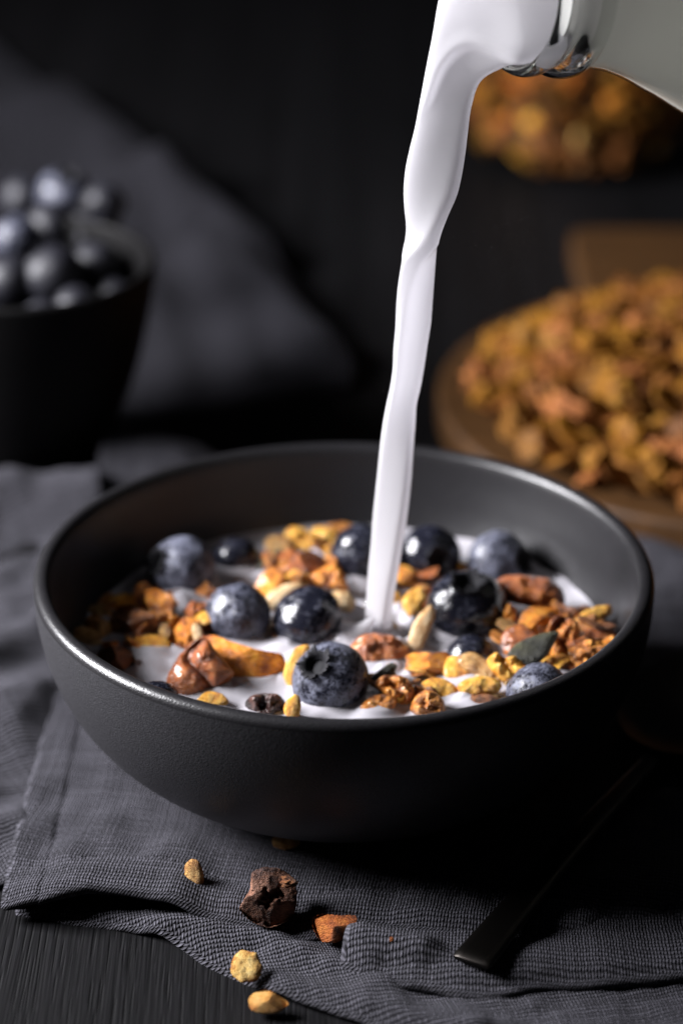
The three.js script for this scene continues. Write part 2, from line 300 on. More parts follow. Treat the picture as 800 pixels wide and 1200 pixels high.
function berryShape(seed, seg = 128) {
  const pos = [], uv = [], idx = [], NA = seg, NR = seg * 3 / 4;
  for (let j = 0; j <= NR; j++) for (let i = 0; i <= NA; i++) {
    const th = j / NR * Math.PI, ph = i / NA * 2 * Math.PI;
    const d = 1 + 0.022 * n3(Math.cos(ph) * Math.sin(th) * 1.4 + seed, Math.cos(th) * 1.4, Math.sin(ph) * Math.sin(th) * 1.4) + 0.004 * n3(Math.cos(ph) * Math.sin(th) * 6 + seed, Math.cos(th) * 6, Math.sin(ph) * Math.sin(th) * 6);
    let r = Math.sin(th) * d, y = Math.cos(th) * d * 0.9;
    const wob = 0.37 + 0.03 * Math.sin(5 * ph + seed);
    y -= 0.19 * sst(th, wob, wob - 0.16) - 0.035 * Math.exp(-(((th - wob - 0.03) / 0.08) ** 2));
    y += 0.05 * sst(Math.PI - th, 0.25, 0);
    pos.push(r * Math.cos(ph), y, r * Math.sin(ph)); uv.push(i / NA, 1 - j / NR);
  }
  const Wd = NA + 1;
  for (let j = 0; j < NR; j++) for (let i = 0; i < NA; i++) { const a = j * Wd + i; idx.push(a, a + 1, a + Wd, a + 1, a + Wd + 1, a + Wd); }
  const g = geoFrom(pos, idx, uv), nn = g.attributes.normal;
  for (let j = 0; j <= NR; j++) { const a = j * Wd, b = a + NA, v = V(nn.getX(a) + nn.getX(b), nn.getY(a) + nn.getY(b), nn.getZ(a) + nn.getZ(b)).normalize(); nn.setXYZ(a, v.x, v.y, v.z); nn.setXYZ(b, v.x, v.y, v.z); }
  return g;
}
function calyxShape(seed, seg = 110) {
  const pos = [], idx = [], col = [], rows = 9;
  for (let j = 0; j < rows; j++) for (let i = 0; i < seg; i++) {
    const ph = i / seg * 2 * Math.PI, star = Math.pow(Math.abs(Math.cos(2.5 * ph + seed + 0.25 * n2(Math.cos(ph) * 1.5 + seed, Math.sin(ph) * 1.5))), 0.9), rag = 0.7 * n3(Math.cos(ph) * 4 + seed, Math.sin(ph) * 4, 2) + 0.8 * n3(Math.cos(ph) * 12, Math.sin(ph) * 12, seed);
    const out = clamp(star * 0.9 + 0.45 * rag, 0, 1.2), top = 0.01 + 0.05 * out + 0.045 * Math.max(0, rag), lean = 0.13 * out + 0.03 * rag;
    const prof = [[0.2, 0.74], [0.26, 0.82], [0.285, 0.875], [0.31 + lean * 0.5, 0.89 + top * 0.7], [0.33 + lean, 0.893 + top], [0.345 + lean, 0.885 + top], [0.34 + lean * 0.6, 0.885 + top * 0.5], [0.35, 0.86], [0.36, 0.82]][j];
    pos.push(prof[0] * Math.cos(ph), prof[1], prof[0] * Math.sin(ph));
    const t = clamp(0.35 + 0.5 * rag + (j === 4 || j === 5 ? 0.45 : 0));
    col.push(...mix3([0.004, 0.004, 0.0055], [0.013, 0.0125, 0.016], t));
  }
  for (let j = 0; j < rows - 1; j++) for (let i = 0; i < seg; i++) { const a = j * seg + i, b = j * seg + (i + 1) % seg; idx.push(a, a + seg, b, b, a + seg, b + seg); }
  return geoFrom(pos, idx, null, col);
}
const berryGeos = [1, 2, 3].map((s) => berryShape(s * 4.7)), calyxGeos = [1, 2, 3].map((s) => calyxShape(s * 1.9));
const farBerryGeo = berryShape(2.2, 48), farCalyxGeo = calyxShape(2.2, 50);
const floaters = [];                                            // where things break the milk surface
function blueberry(center, radius, look, crown, label, group, spin = 0, far = false, squash = 1) {
  const b = base('blueberry', center.x, center.y, center.z);
  tag(b, label, 'blueberry', group);
  const k = Math.floor(Math.abs(center.x * 7919 + center.z * 104729)) % 3;
  part('skin', far ? farBerryGeo : berryGeos[k], far && look ? M.farBerry : berryLooks[look], b);
  part('calyx', far ? farCalyxGeo : calyxGeos[k], M.calyx, b);
  const q = new THREE.Quaternion().setFromUnitVectors(V(0, 1, 0), crown.clone().normalize());
  b.quaternion.copy(q).multiply(new THREE.Quaternion().setFromAxisAngle(V(0, 1, 0), spin));
  b.scale.set(radius, radius * squash, radius);
  return b;
}
// a direction given as seen by the viewer: right, up, towards the viewer
const seenAs = (x, y, z) => RIGHT.clone().multiplyScalar(x).addScaledVector(UP, y).addScaledVector(BACK, z);
function bowlBerry(px, py, rpx, h, look, crown, label, spin = 0, squash = 1) {
  const p = onHeight(px, py, MILK_Y + h), r = rpx / pxPerMetre(p);
  const b = blueberry(p, r, look, seenAs(...crown), label, 'blueberries in the large bowl', spin, false, squash);
  const w = r * r - h * h;
  if (w > 0) floaters.push({ x: p.x, z: p.z, rx: Math.sqrt(w), rz: Math.sqrt(w), up: 0.0011 });
  return b;
}
bowlBerry(387, 797, 46, 0.0035, 0, [-0.42, 0.5, 0.72], 'frosted blueberry at the front rim with its crown facing upper left', 0.6);
bowlBerry(360, 726, 42, 0.0035, 1, [0.5, -0.6, -0.5], 'glossy dark blueberry with a square window reflection, just left of the milk stream', 1.2);
bowlBerry(279, 721, 38.5, 0.004, 0, [0.25, -0.2, -0.9], 'pale frosted blueberry sitting above the orange nut wedge', 2.4);
bowlBerry(547, 712, 48, 0.0045, 3, [-0.02, 0.74, 0.62], 'largest dark blueberry right of the stream with its crown turned up', 0.2, 0.94);
bowlBerry(424, 651, 37, 0.004, 1, [0.4, 0.3, -0.8], 'dark blueberry half hidden behind the left side of the milk stream', 0.9);
bowlBerry(504, 651, 36, 0.004, 3, [0.25, -0.1, 0.95], 'dark blueberry behind the stream with its crown facing the viewer', 3.0);
bowlBerry(466, 662, 25, 0.0022, 3, [0.1, 0.2, -0.9], 'small dark blueberry hidden behind the stream between two larger berries', 0.3);
bowlBerry(584, 660, 39, 0.0025, 2, [0.75, 0.12, 0.6], 'pale blurred blueberry at the back right of the milk', 0.0);
bowlBerry(213, 668, 41, 0.004, 2, [-0.72, 0.28, 0.55], 'frosted blueberry at the back left with a dark crown on its left', 1.0);
bowlBerry(276, 656, 29, 0.0003, 1, [0.3, -0.9, 0.2], 'blueberry sunk low in the milk at the back left', 0.5);
bowlBerry(629, 811, 37, 0.0035, 0, [0.5, -0.8, -0.3], 'frosted blueberry showing only its top above the front right rim', 4.2);
bowlBerry(551, 770, 29, -0.0004, 3, [0.2, -0.9, 0.1], 'small shiny blueberry sunk in milk beneath the largest berry', 2.0);
bowlBerry(184, 822, 27, 0.004, 1, [0.2, -0.8, 0.2], 'blueberry barely peeking over the front left rim', 0.3);

// ---------------------------------------------------------------- granola pieces
const PAL = {
  orange: { a: [0.76, 0.25, 0.018], l: [0.9, 0.45, 0.055], d: [0.22, 0.042, 0.007] },
  amber: { a: [0.52, 0.17, 0.02], l: [0.76, 0.34, 0.06], d: [0.15, 0.036, 0.008] },
  yellow: { a: [0.82, 0.40, 0.035], l: [0.9, 0.57, 0.12], d: [0.48, 0.14, 0.012] },
  cream: { a: [0.74, 0.5, 0.24], l: [0.82, 0.66, 0.42], d: [0.5, 0.24, 0.07] },
  tan: { a: [0.5, 0.27, 0.075], l: [0.64, 0.42, 0.17], d: [0.2, 0.075, 0.02] },
  brown: { a: [0.20, 0.066, 0.018], l: [0.38, 0.15, 0.045], d: [0.05, 0.015, 0.006] },
  rust: { a: [0.36, 0.09, 0.013], l: [0.58, 0.2, 0.035], d: [0.085, 0.018, 0.005] },
  dark: { a: [0.045, 0.014, 0.01], l: [0.12, 0.04, 0.022], d: [0.014, 0.006, 0.005] },
  cocoa: { a: [0.135, 0.056, 0.031], l: [0.27, 0.13, 0.08], d: [0.03, 0.011, 0.007] },
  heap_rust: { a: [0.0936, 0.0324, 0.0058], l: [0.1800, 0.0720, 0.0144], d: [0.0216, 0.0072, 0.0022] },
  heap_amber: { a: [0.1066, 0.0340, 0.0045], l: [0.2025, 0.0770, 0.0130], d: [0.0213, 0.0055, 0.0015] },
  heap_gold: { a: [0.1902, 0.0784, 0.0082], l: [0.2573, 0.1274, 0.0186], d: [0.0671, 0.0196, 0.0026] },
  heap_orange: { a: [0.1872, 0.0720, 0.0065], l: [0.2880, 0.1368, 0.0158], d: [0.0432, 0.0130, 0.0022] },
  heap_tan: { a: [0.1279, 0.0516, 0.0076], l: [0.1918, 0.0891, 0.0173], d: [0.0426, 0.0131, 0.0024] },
  flake: { a: [0.74, 0.46, 0.12], l: [0.84, 0.62, 0.24], d: [0.42, 0.15, 0.02] },
  nutmeat: { a: [0.68, 0.33, 0.07], l: [0.78, 0.46, 0.15], d: [0.4, 0.14, 0.02] },
  olive: { a: [0.028, 0.028, 0.012], l: [0.085, 0.08, 0.032], d: [0.008, 0.008, 0.005] },
  seed: { a: [0.2, 0.15, 0.04], l: [0.36, 0.28, 0.1], d: [0.06, 0.04, 0.012] },
};
function tint(pal, x, y, z, rise, seed) {                        // toasted colour: darker in pores and on some edges
  const P = PAL[pal], t = 0.54 + 0.75 * fbm(x * 1.15 + seed, y * 1.15, z * 1.15, 3) + 0.16 * n3(x * 7 + seed, y * 7, z * 7) + 0.14 * n3(x * 19 + seed, y * 19, z * 19) + rise;
  let c = t > 0.5 ? mix3(P.a, P.l, clamp((t - 0.5) * 1.8)) : mix3(P.a, P.d, clamp((0.5 - t) * 1.9));
  const spot = sst(n3(x * 5 + seed, y * 5, z * 5 + 3), 0.6, 0.85);
  c = mix3(c, P.d, 0.55 * spot);
  return c;
}
function nugget(seed, pal, { size = [1, 0.8, 0.7], cuts = 5, rough = 0.16, fine = 0.05, detail = 12, crease = 0 } = {}) {
  const R = rng(seed * 131 + 7);
  let g = new THREE.IcosahedronGeometry(1, detail); g.deleteAttribute('uv'); g.deleteAttribute('normal'); g = mergeVertices(g, 1e-4);
  const uv = [], p = g.attributes.position, col = [], planes = Array.from({ length: cuts }, () => [V(R() - 0.5, R() - 0.5, R() - 0.5).normalize(), 0.45 + 0.4 * R()]), v = V(0, 0, 0), s = seed * 3.17;
  for (let i = 0; i < p.count; i++) {
    v.fromBufferAttribute(p, i);
    const ux = v.x, uy = v.y, uz = v.z;
    let k = 1 + rough * 1.6 * n3(ux * 1.3 + s, uy * 1.3, uz * 1.3);
    v.multiplyScalar(k);
    let edge = 0;
    for (const [n, c] of planes) { const d = v.dot(n) - c; if (d > 0) v.addScaledVector(n, -d * 0.9); edge = Math.max(edge, Math.exp(-((d / 0.05) ** 2))); }
    const rid = 1 - Math.abs(n3(ux * 2.6 + s, uy * 2.6 + 5, uz * 2.6)), f = fine * (0.8 * (rid - 0.6) + 0.5 * n3(ux * 5 + s, uy * 5, uz * 5) + 0.2 * n3(ux * 13, uy * 13 + s, uz * 13));
    let gr = 0; if (crease) gr = Math.exp(-((uz * 1 + 0.15 * Math.sin(ux * 3)) ** 2) / 0.012) * crease;
    v.multiplyScalar(1 + f - gr);
    p.setXYZ(i, v.x * size[0], v.y * size[1], v.z * size[2]);
    uv.push(ux * 0.4 + s, uy * 0.4 + uz * 0.13);
    col.push(...tint(pal, ux, uy, uz, f * 2.2 - gr * 1.2 - 0.12 * edge, s));
  }
  g.setAttribute('color', new THREE.BufferAttribute(new Float32Array(col), 3));
  g.setAttribute('uv', new THREE.BufferAttribute(new Float32Array(uv), 2));
  g.computeVertexNormals();
  return g;
}
// a piece from its own outline: domed on both sides, uneven, with toasted edges. Local x, y in metres, z the thickness
function slab(outline, thick, pal, seed, { wrinkle = 0.12, edge = 0.3, bend = 0, groove = 0, dome = 0.5, NA = 72, NR = 18, facet = 0 } = {}) {
  const shape = new THREE.CatmullRomCurve3(outline.map(([x, y]) => V(x, y, 0)), true, 'catmullrom', 0.35), rim = shape.getSpacedPoints(NA).slice(0, NA);
  let cx = 0, cy = 0; for (const q of rim) { cx += q.x / NA; cy += q.y / NA; }
  let size = 0; for (const q of rim) size = Math.max(size, Math.hypot(q.x - cx, q.y - cy));
  const uv = [], pos = [], idx = [], col = [], s = seed * 2.7, R = rng(seed * 17 + 3), fa = Array.from({ length: 4 }, () => [R() * 6.28, 0.2 + 0.5 * R(), 0.6 + 0.8 * R()]);
  const vert = (x, y, r, side, a) => {
    const nx = x / size, ny = y / size, prof = Math.pow(Math.max(0, 1 - Math.pow(r, 3)), dome);
    let h = thick * 0.5 * prof * side;
    const w = fbm(nx * 1.15 + s, ny * 1.15, side * 2, 3), fineN = n3(nx * 6 + s, ny * 6, side);
    
    h += side * thick * prof * (wrinkle * (1.3 * w + 0.1 * fineN));
    const gd = groove ? Math.exp(-(((nx * 0.35 + ny * 0.0 + 0.1 * Math.sin(ny * 4)) / 0.07) ** 2)) : 0;
    if (side > 0) h -= thick * groove * gd * prof;
    let chip = 0;
    if (facet && side > 0) for (const [an, c, k] of fa) { const tz = thick / size * 0.5, cap = tz * (0.55 + 0.45 * c) - (nx * Math.cos(an) + ny * Math.sin(an)) * tz * k * 1.3, d = h / size - cap; if (d > 0) { h -= size * 0.95 * d * d / (d + 0.035); } chip = Math.max(chip, Math.exp(-((d / 0.03) ** 2))); }
    h += bend * (nx * nx - 0.3) * size + 0.1 * bend * size * n3(nx + s, ny, 9);
    pos.push(cx + x * (1 + 0.025 * fineN * r), cy + y * (1 + 0.025 * fineN * r), h);
    uv.push(nx * 0.42 + s, ny * 0.42 + side * 0.1);
    col.push(...tint(pal, nx * 1.4, ny * 1.4, side * 0.7, 0.5 * wrinkle * 3 * w - edge * Math.pow(r, 3.5) * (0.6 + 0.8 * n3(nx * 2 + s, ny * 2, 4)) - 0.8 * groove * gd - 0.1 * chip, s));
  };
  vert(0, 0, 0, 1);
  for (let j = 1; j <= NR; j++) for (let i = 0; i < NA; i++) { const r = Math.sin(j / NR * Math.PI / 2); vert((rim[i].x - cx) * r, (rim[i].y - cy) * r, r, 1); }
  for (let j = NR - 1; j >= 1; j--) for (let i = 0; i < NA; i++) { const r = Math.sin(j / NR * Math.PI / 2); vert((rim[i].x - cx) * r, (rim[i].y - cy) * r, r, -1); }
  vert(0, 0, 0, -1);
  const rows = 2 * NR - 1, last = 1 + rows * NA;
  for (let i = 0; i < NA; i++) {
    const i2 = (i + 1) % NA;
    idx.push(0, 1 + i, 1 + i2);
    for (let j = 0; j < rows - 1; j++) { const a = 1 + j * NA; idx.push(a + i, a + NA + i, a + i2, a + i2, a + NA + i, a + NA + i2); }
    idx.push(1 + (rows - 1) * NA + i, last, 1 + (rows - 1) * NA + i2);
  }
  const g = geoFrom(pos, idx, uv, col);
  // outline may run either way round: make the top face outwards
  if (g.attributes.normal.getZ(0) < 0) { const ix = g.index.array; for (let f = 0; f < ix.length; f += 3) { const t = ix[f + 1]; ix[f + 1] = ix[f + 2]; ix[f + 2] = t; } g.computeVertexNormals(); }
  return g;
}
function facing(o, lean, yaw = 0) {                              // turn local z to a direction raised by lean degrees, local x level
  const a = lean * Math.PI / 180, b = yaw * Math.PI / 180, z = V(Math.sin(b) * Math.cos(a), Math.sin(a), Math.cos(b) * Math.cos(a)), x = V(Math.cos(b), 0, -Math.sin(b)), y = z.clone().cross(x);
  o.quaternion.setFromRotationMatrix(new THREE.Matrix4().makeBasis(x, y, z));
}
// a piece whose outline was measured in the photograph, lying at height h with its broad face leaning
function measured(name, label, category, outline, h, lean, thickPx, pal, seed, opts = {}, mat = M.granola, group) {
  let cx = 0, cy = 0; for (const q of outline) { cx += q[0] / outline.length; cy += q[1] / outline.length; }
  const p = onHeight(cx, cy, h), S = pxPerMetre(p), fs = Math.cos(lean * Math.PI / 180 - elev);
  const g = slab(outline.map(([x, y]) => [(x - cx) / S, -(y - cy) / S / fs]), thickPx / S, pal, seed, opts);
  const m = mesh(name, g, mat);
  m.position.copy(p); facing(m, lean);
  tag(m, label, category, group);
  let rx = 0; for (const q of outline) rx = Math.max(rx, Math.abs(q[0] - cx));
  return { m, p, r: rx / S };
}
function inMilk(name, label, category, outline, up, lean, thickPx, pal, seed, opts, mat = M.granola, group = 'granola pieces in the large bowl') {
  let ox = 0, oy = 0; for (const q of outline) { ox += q[0] / outline.length; oy += q[1] / outline.length; }
  outline = outline.map(([x, y]) => [ox + (x - ox) * 1.13, oy + (y - oy) * 1.13]); thickPx *= 1.15;
  const o = measured(name, label, category, outline, MILK_Y + up, lean, thickPx, pal, seed, opts, mat, group);
  floaters.push({ x: o.p.x, z: o.p.z, rx: o.r * 0.85, rz: o.r * 0.6, up: 0.0009 });
  return o.m;
}
const oval = (cx, cy, rx, ry, rot = 0, n = 12, seed = 0) => Array.from({ length: n }, (_, i) => { const a = i / n * 2 * Math.PI, k = 1 + 0.13 * n2(Math.cos(a) * 1.3 + seed * 5.1, Math.sin(a) * 1.3), x = rx * k * Math.cos(a), y = ry * k * Math.sin(a), c = Math.cos(rot), s = Math.sin(rot); return [cx + x * c - y * s, cy + x * s + y * c]; });

// left half of the bowl
inMilk('nut_wedge', 'bright orange toasted wedge below the pale frosted blueberry', 'nut piece', [[243, 751], [252, 748], [272, 756], [298, 764], [325, 768], [328, 779], [316, 789], [295, 796], [281, 804], [271, 793], [261, 778], [248, 765]], 0.003, 48, 30, 'orange', 1, { wrinkle: 0.13, facet: 0.5, edge: 0.25, dome: 0.35 });
inMilk('pecan_piece', 'glossy brown pecan piece with a lengthwise groove beside the orange wedge', 'nut piece', [[199, 800], [204, 785], [214, 769], [226, 757], [238, 752], [248, 762], [262, 778], [270, 790], [256, 803], [240, 814], [226, 820], [210, 813]], 0.0035, 42, 34, 'rust', 2, { wrinkle: 0.09, groove: 0.35, edge: 0.35 }, M.wet);
inMilk('apple_chunk', 'orange fruit chunk with a small yellow seed left of the frosted blueberry', 'dried fruit', [[196, 750], [199, 735], [211, 726], [224, 727], [229, 738], [239, 750], [228, 762], [207, 761]], 0.003, 45, 24, 'orange', 3, { wrinkle: 0.25, facet: 0.3, edge: 0.2 });
inMilk('yellow_seed', 'small pale yellow seed stuck on the orange fruit chunk', 'seed', oval(232, 743, 6, 11, -0.35, 12, 1), 0.0062, 45, 9, 'cream', 4, { wrinkle: 0.05 });
inMilk('brown_cluster', 'blurred brown granola cluster near the left wall', 'granola cluster', [[131, 726], [138, 714], [154, 710], [166, 717], [178, 722], [183, 735], [168, 750], [146, 752], [134, 742]], 0.003, 45, 30, 'brown', 5, { wrinkle: 0.35, facet: 0.5 });
inMilk('rust_chunk', 'blurred rusty orange chunk in front of the back left blueberry', 'dried fruit', [[172, 698], [178, 691], [192, 695], [206, 692], [216, 702], [208, 716], [192, 722], [178, 719]], 0.003, 50, 26, 'orange', 6, { wrinkle: 0.3, facet: 0.5 });
inMilk('oat_flake', 'blurred golden flake at the far left of the milk', 'oat flake', oval(147, 706, 22, 9, 0.05, 12, 2), 0.002, 55, 10, 'yellow', 7, {});
inMilk('oat_flake', 'small dim yellow flake touching the left wall shade', 'oat flake', oval(117, 716, 14, 7, 0.15, 12, 3), 0.0015, 60, 9, 'tan', 8, {});
inMilk('oat_flake', 'dull yellow flake lowest on the left beside the inner wall', 'oat flake', oval(101, 748, 17, 11, 0.3, 12, 4), 0.0015, 55, 9, 'tan', 9, {});
inMilk('granola_crumb', 'small brown crumb above the dull yellow flake', 'granola crumb', oval(111, 731, 11, 9, 0.1, 10, 5), 0.002, 50, 14, 'amber', 10, { wrinkle: 0.3 });
inMilk('oat_flake', 'long yellow flake below the brown cluster on the left', 'oat flake', oval(174, 754, 24, 8, 0.02, 12, 6), 0.0015, 58, 9, 'yellow', 11, {});
inMilk('dark_chunk', 'dark brown chunk tucked behind the front left rim', 'nut piece', [[116, 766], [132, 759], [149, 761], [156, 772], [153, 786], [136, 790], [122, 781]], 0.003, 45, 28, 'brown', 12, { wrinkle: 0.3, facet: 0.4 });
inMilk('rust_chunk', 'reddish brown chunk touching the left side of the frosted blueberry', 'dried fruit', [[219, 716], [226, 707], [240, 709], [246, 722], [240, 734], [224, 729]], 0.003, 45, 20, 'rust', 13, { wrinkle: 0.3 });
inMilk('raisin', 'glossy dark maroon raisin at the front rim', 'raisin', [[290, 826], [297, 817], [312, 814], [327, 818], [333, 828], [322, 838], [304, 838]], 0.0015, 50, 20, 'dark', 14, { wrinkle: 0.45 }, M.wet);
inMilk('oat_flake', 'bright yellow flake half hidden by the front left rim', 'oat flake', [[233, 821], [243, 812], [258, 814], [266, 822], [256, 830], [240, 831]], 0.0015, 50, 8, 'yellow', 15, {});
inMilk('yellow_seed', 'pale yellow seed at the foot of the front frosted blueberry', 'seed', oval(343, 829, 9, 13, 0.2, 12, 6), 0.003, 40, 12, 'yellow', 16, { wrinkle: 0.05 });
inMilk('almond_slice', 'curved yellow slice standing left of the front frosted blueberry', 'almond slice', [[334, 791], [337, 775], [346, 762], [358, 758], [362, 764], [354, 778], [348, 795], [341, 804]], 0.004, 35, 10, 'yellow', 17, { wrinkle: 0.06, edge: 0.1 });
// behind the berries
inMilk('oat_cluster', 'blurred golden oat cluster at the back of the bowl', 'granola cluster', [[335, 628], [343, 619], [356, 621], [364, 630], [372, 640], [360, 650], [344, 645]], 0.002, 45, 18, 'yellow', 18, { wrinkle: 0.35 });
inMilk('oat_flake', 'blurred orange flake beside the golden oat cluster', 'oat flake', oval(382, 633, 18, 13, 0.3, 12, 7), 0.002, 45, 12, 'yellow', 19, { wrinkle: 0.25 });
inMilk('oat_flake', 'small blurred amber flake left of the berry behind the stream', 'oat flake', oval(398, 620, 15, 7, 0, 12, 8), 0.0015, 50, 9, 'amber', 20, {});
inMilk('pumpkin_seed', 'dark olive pumpkin seed lying in the milk at the back', 'pumpkin seed', [[303, 668], [309, 655], [325, 647], [344, 649], [348, 657], [336, 668], [318, 674]], 0.0015, 55, 12, 'olive', 21, { wrinkle: 0.05 });
inMilk('apple_chunk', 'orange chunk above the dark blueberry with the window reflection', 'dried fruit', [[299, 692], [307, 676], [320, 666], [330, 672], [334, 686], [322, 699], [308, 704]], 0.004, 42, 22, 'orange', 22, { wrinkle: 0.15, facet: 0.4 });
inMilk('hazelnut_half', 'reddish brown toasted nut with a dark top at the back centre', 'nut piece', [[338, 664], [350, 652], [364, 648], [378, 656], [382, 672], [372, 688], [352, 690], [340, 680]], 0.004, 42, 28, 'rust', 23, { wrinkle: 0.35, facet: 0.5, groove: 0.2 });
inMilk('orange_peel', 'bright orange piece left of the berry behind the stream', 'dried fruit', [[366, 676], [378, 668], [392, 660], [402, 676], [406, 690], [388, 688], [372, 684]], 0.0045, 45, 14, 'orange', 24, { wrinkle: 0.2 });
inMilk('almond_slice', 'cream slice wedged above the dark blueberry with the window reflection', 'almond slice', [[312, 706], [318, 694], [334, 686], [350, 684], [352, 692], [336, 702], [322, 714]], 0.0045, 45, 12, 'cream', 25, { wrinkle: 0.08 });
inMilk('almond_slice', 'pale amber slice between the dark blueberry and the stream', 'almond slice', [[384, 704], [394, 694], [408, 696], [415, 706], [408, 717], [394, 714]], 0.004, 45, 14, 'cream', 26, { wrinkle: 0.1 });
// around the stream
inMilk('wet_nut', 'milk coated reddish brown nut at the foot of the stream', 'nut piece', [[413, 762], [420, 751], [434, 745], [450, 746], [466, 752], [477, 762], [466, 774], [446, 779], [426, 776]], 0.0022, 52, 26, 'rust', 27, { wrinkle: 0.2, edge: 0.1 }, M.wet);
inMilk('almond_slice', 'upright cream slice with a yellow rind right of the stream', 'almond slice', [[480, 752], [484, 734], [493, 720], [504, 712], [508, 722], [502, 740], [494, 758], [486, 762]], 0.0055, 30, 9, 'cream', 28, { wrinkle: 0.06, edge: 0.35 });
inMilk('oat_flake', 'yellow flake standing behind the upright cream slice', 'oat flake', [[472, 706], [480, 694], [492, 690], [498, 700], [490, 716], [480, 722]], 0.005, 40, 10, 'yellow', 29, {});
inMilk('apple_chunk', 'small square orange chunk in the milk right of the foot of the stream', 'dried fruit', [[478, 769], [488, 765], [506, 767], [521, 765], [525, 779], [512, 789], [496, 787], [484, 786]], 0.003, 45, 22, 'orange', 30, { wrinkle: 0.12, facet: 0.4, edge: 0.4 }, M.wet);
inMilk('green_seed', 'narrow olive seed right of the front frosted blueberry', 'seed', [[436, 794], [446, 785], [458, 778], [464, 782], [458, 791], [446, 797]], 0.003, 45, 12, 'olive', 31, { wrinkle: 0.1 });
inMilk('walnut_piece', 'wrinkled golden walnut piece right of the front frosted blueberry', 'nut piece', [[441, 803], [448, 795], [460, 793], [474, 796], [482, 806], [482, 818], [470, 824], [456, 818], [448, 811]], 0.0035, 42, 26, 'amber', 32, { wrinkle: 0.32, groove: 0.25 }, M.wet);
inMilk('amber_flake', 'translucent amber flake in milk under the golden walnut piece', 'oat flake', [[424, 828], [434, 819], [450, 815], [462, 822], [456, 834], [440, 840], [428, 838]], 0.0015, 50, 12, 'amber', 33, { wrinkle: 0.25 }, M.wet);
inMilk('oat_flake', 'bright yellow flake in the milk near the front rim', 'oat flake', [[496, 802], [506, 796], [520, 797], [533, 806], [530, 815], [518, 818], [506, 811]], 0.002, 48, 9, 'yellow', 34, { wrinkle: 0.2 });
inMilk('amber_chunk', 'speckled amber chunk at the middle of the front rim', 'dried fruit', [[483, 832], [488, 818], [498, 811], [510, 814], [519, 824], [517, 838], [500, 842]], 0.0025, 40, 22, 'amber', 35, { wrinkle: 0.25 }, M.wet);
inMilk('peanut_half', 'smooth yellow nut half below the shiny sunken blueberry', 'nut piece', [[537, 777], [543, 769], [556, 767], [568, 774], [580, 786], [586, 799], [576, 803], [560, 792], [546, 786]], 0.003, 45, 20, 'tan', 36, { wrinkle: 0.08, edge: 0.15 }, M.wet);
inMilk('yellow_seed', 'plump greenish yellow seed by the front rim', 'seed', [[538, 805], [546, 798], [562, 794], [578, 797], [585, 804], [576, 813], [558, 816], [543, 812]], 0.003, 45, 18, 'yellow', 37, { wrinkle: 0.12, edge: 0.3 }, M.wet);
inMilk('walnut_piece', 'ragged yellow chunk left of the frosted blueberry at the right rim', 'nut piece', [[573, 775], [582, 767], [592, 772], [604, 771], [614, 782], [614, 794], [602, 801], [588, 795], [578, 786]], 0.0045, 40, 26, 'yellow', 38, { wrinkle: 0.28, groove: 0.2, edge: 0.3 });
inMilk('brown_flake', 'dark brown flake half hidden by the front rim below the plump seed', 'oat flake', oval(566, 822, 16, 8, -0.1, 12, 9), 0.0015, 50, 10, 'brown', 39, {});
// the heap on the right
inMilk('pumpkin_seed', 'broad dark green pumpkin seed on the right of the granola', 'pumpkin seed', [[598, 766], [606, 756], [622, 748], [640, 743], [652, 743], [646, 756], [638, 768], [624, 777], [608, 776]], 0.0085, 46, 10, 'olive', 40, { wrinkle: 0.07, edge: 0.05 });
inMilk('hazelnut_half', 'smooth orange nut half behind the dark green pumpkin seed', 'nut piece', [[611, 731], [615, 719], [627, 711], [642, 711], [654, 719], [655, 730], [645, 741], [628, 742]], 0.007, 42, 26, 'orange', 41, { wrinkle: 0.1, facet: 0.25, edge: 0.15 });
inMilk('date_piece', 'large dark red brown fruit piece on the right of the granola', 'dried fruit', [[583, 686], [596, 677], [618, 677], [642, 681], [655, 692], [656, 706], [640, 712], [616, 708], [596, 703]], 0.006, 40, 26, 'rust', 42, { wrinkle: 0.18, edge: 0.3 }, M.wet);
inMilk('walnut_piece', 'upright ridged amber walnut piece on the right', 'nut piece', [[645, 733], [652, 725], [664, 727], [674, 731], [677, 750], [672, 772], [660, 784], [648, 776], [645, 756]], 0.007, 28, 26, 'amber', 43, { wrinkle: 0.4, groove: 0.5 });
inMilk('almond_stick', 'long golden stick near the right wall', 'almond slice', [[672, 728], [684, 718], [700, 712], [712, 711], [714, 719], [702, 726], [688, 733], [676, 737]], 0.0055, 42, 16, 'yellow', 44, { wrinkle: 0.2 });
inMilk('brown_flake', 'shiny reddish brown flake by the right wall', 'oat flake', [[676, 746], [690, 738], [708, 737], [722, 744], [718, 752], [700, 755], [684, 753]], 0.005, 48, 14, 'rust', 45, { wrinkle: 0.2 }, M.wet);
inMilk('dark_chunk', 'dark chunk behind the long golden stick', 'nut piece', [[652, 722], [664, 714], [682, 713], [690, 719], [680, 730], [664, 732]], 0.004, 45, 22, 'brown', 46, { wrinkle: 0.25 });
inMilk('walnut_piece', 'brown curled piece against the right rim', 'nut piece', [[674, 766], [682, 753], [694, 752], [700, 763], [694, 780], [682, 788]], 0.006, 35, 22, 'amber', 47, { wrinkle: 0.4, groove: 0.3 });
inMilk('apple_chunk', 'orange chunk against the right rim', 'dried fruit', [[698, 768], [704, 754], [716, 746], [724, 752], [716, 768], [704, 778]], 0.0055, 38, 20, 'orange', 48, { wrinkle: 0.25 });
inMilk('apple_chunk', 'small orange chunk touching the right of the largest blueberry', 'dried fruit', oval(597, 722, 7, 13, 0.1, 10, 11), 0.006, 35, 14, 'orange', 49, { wrinkle: 0.2 });
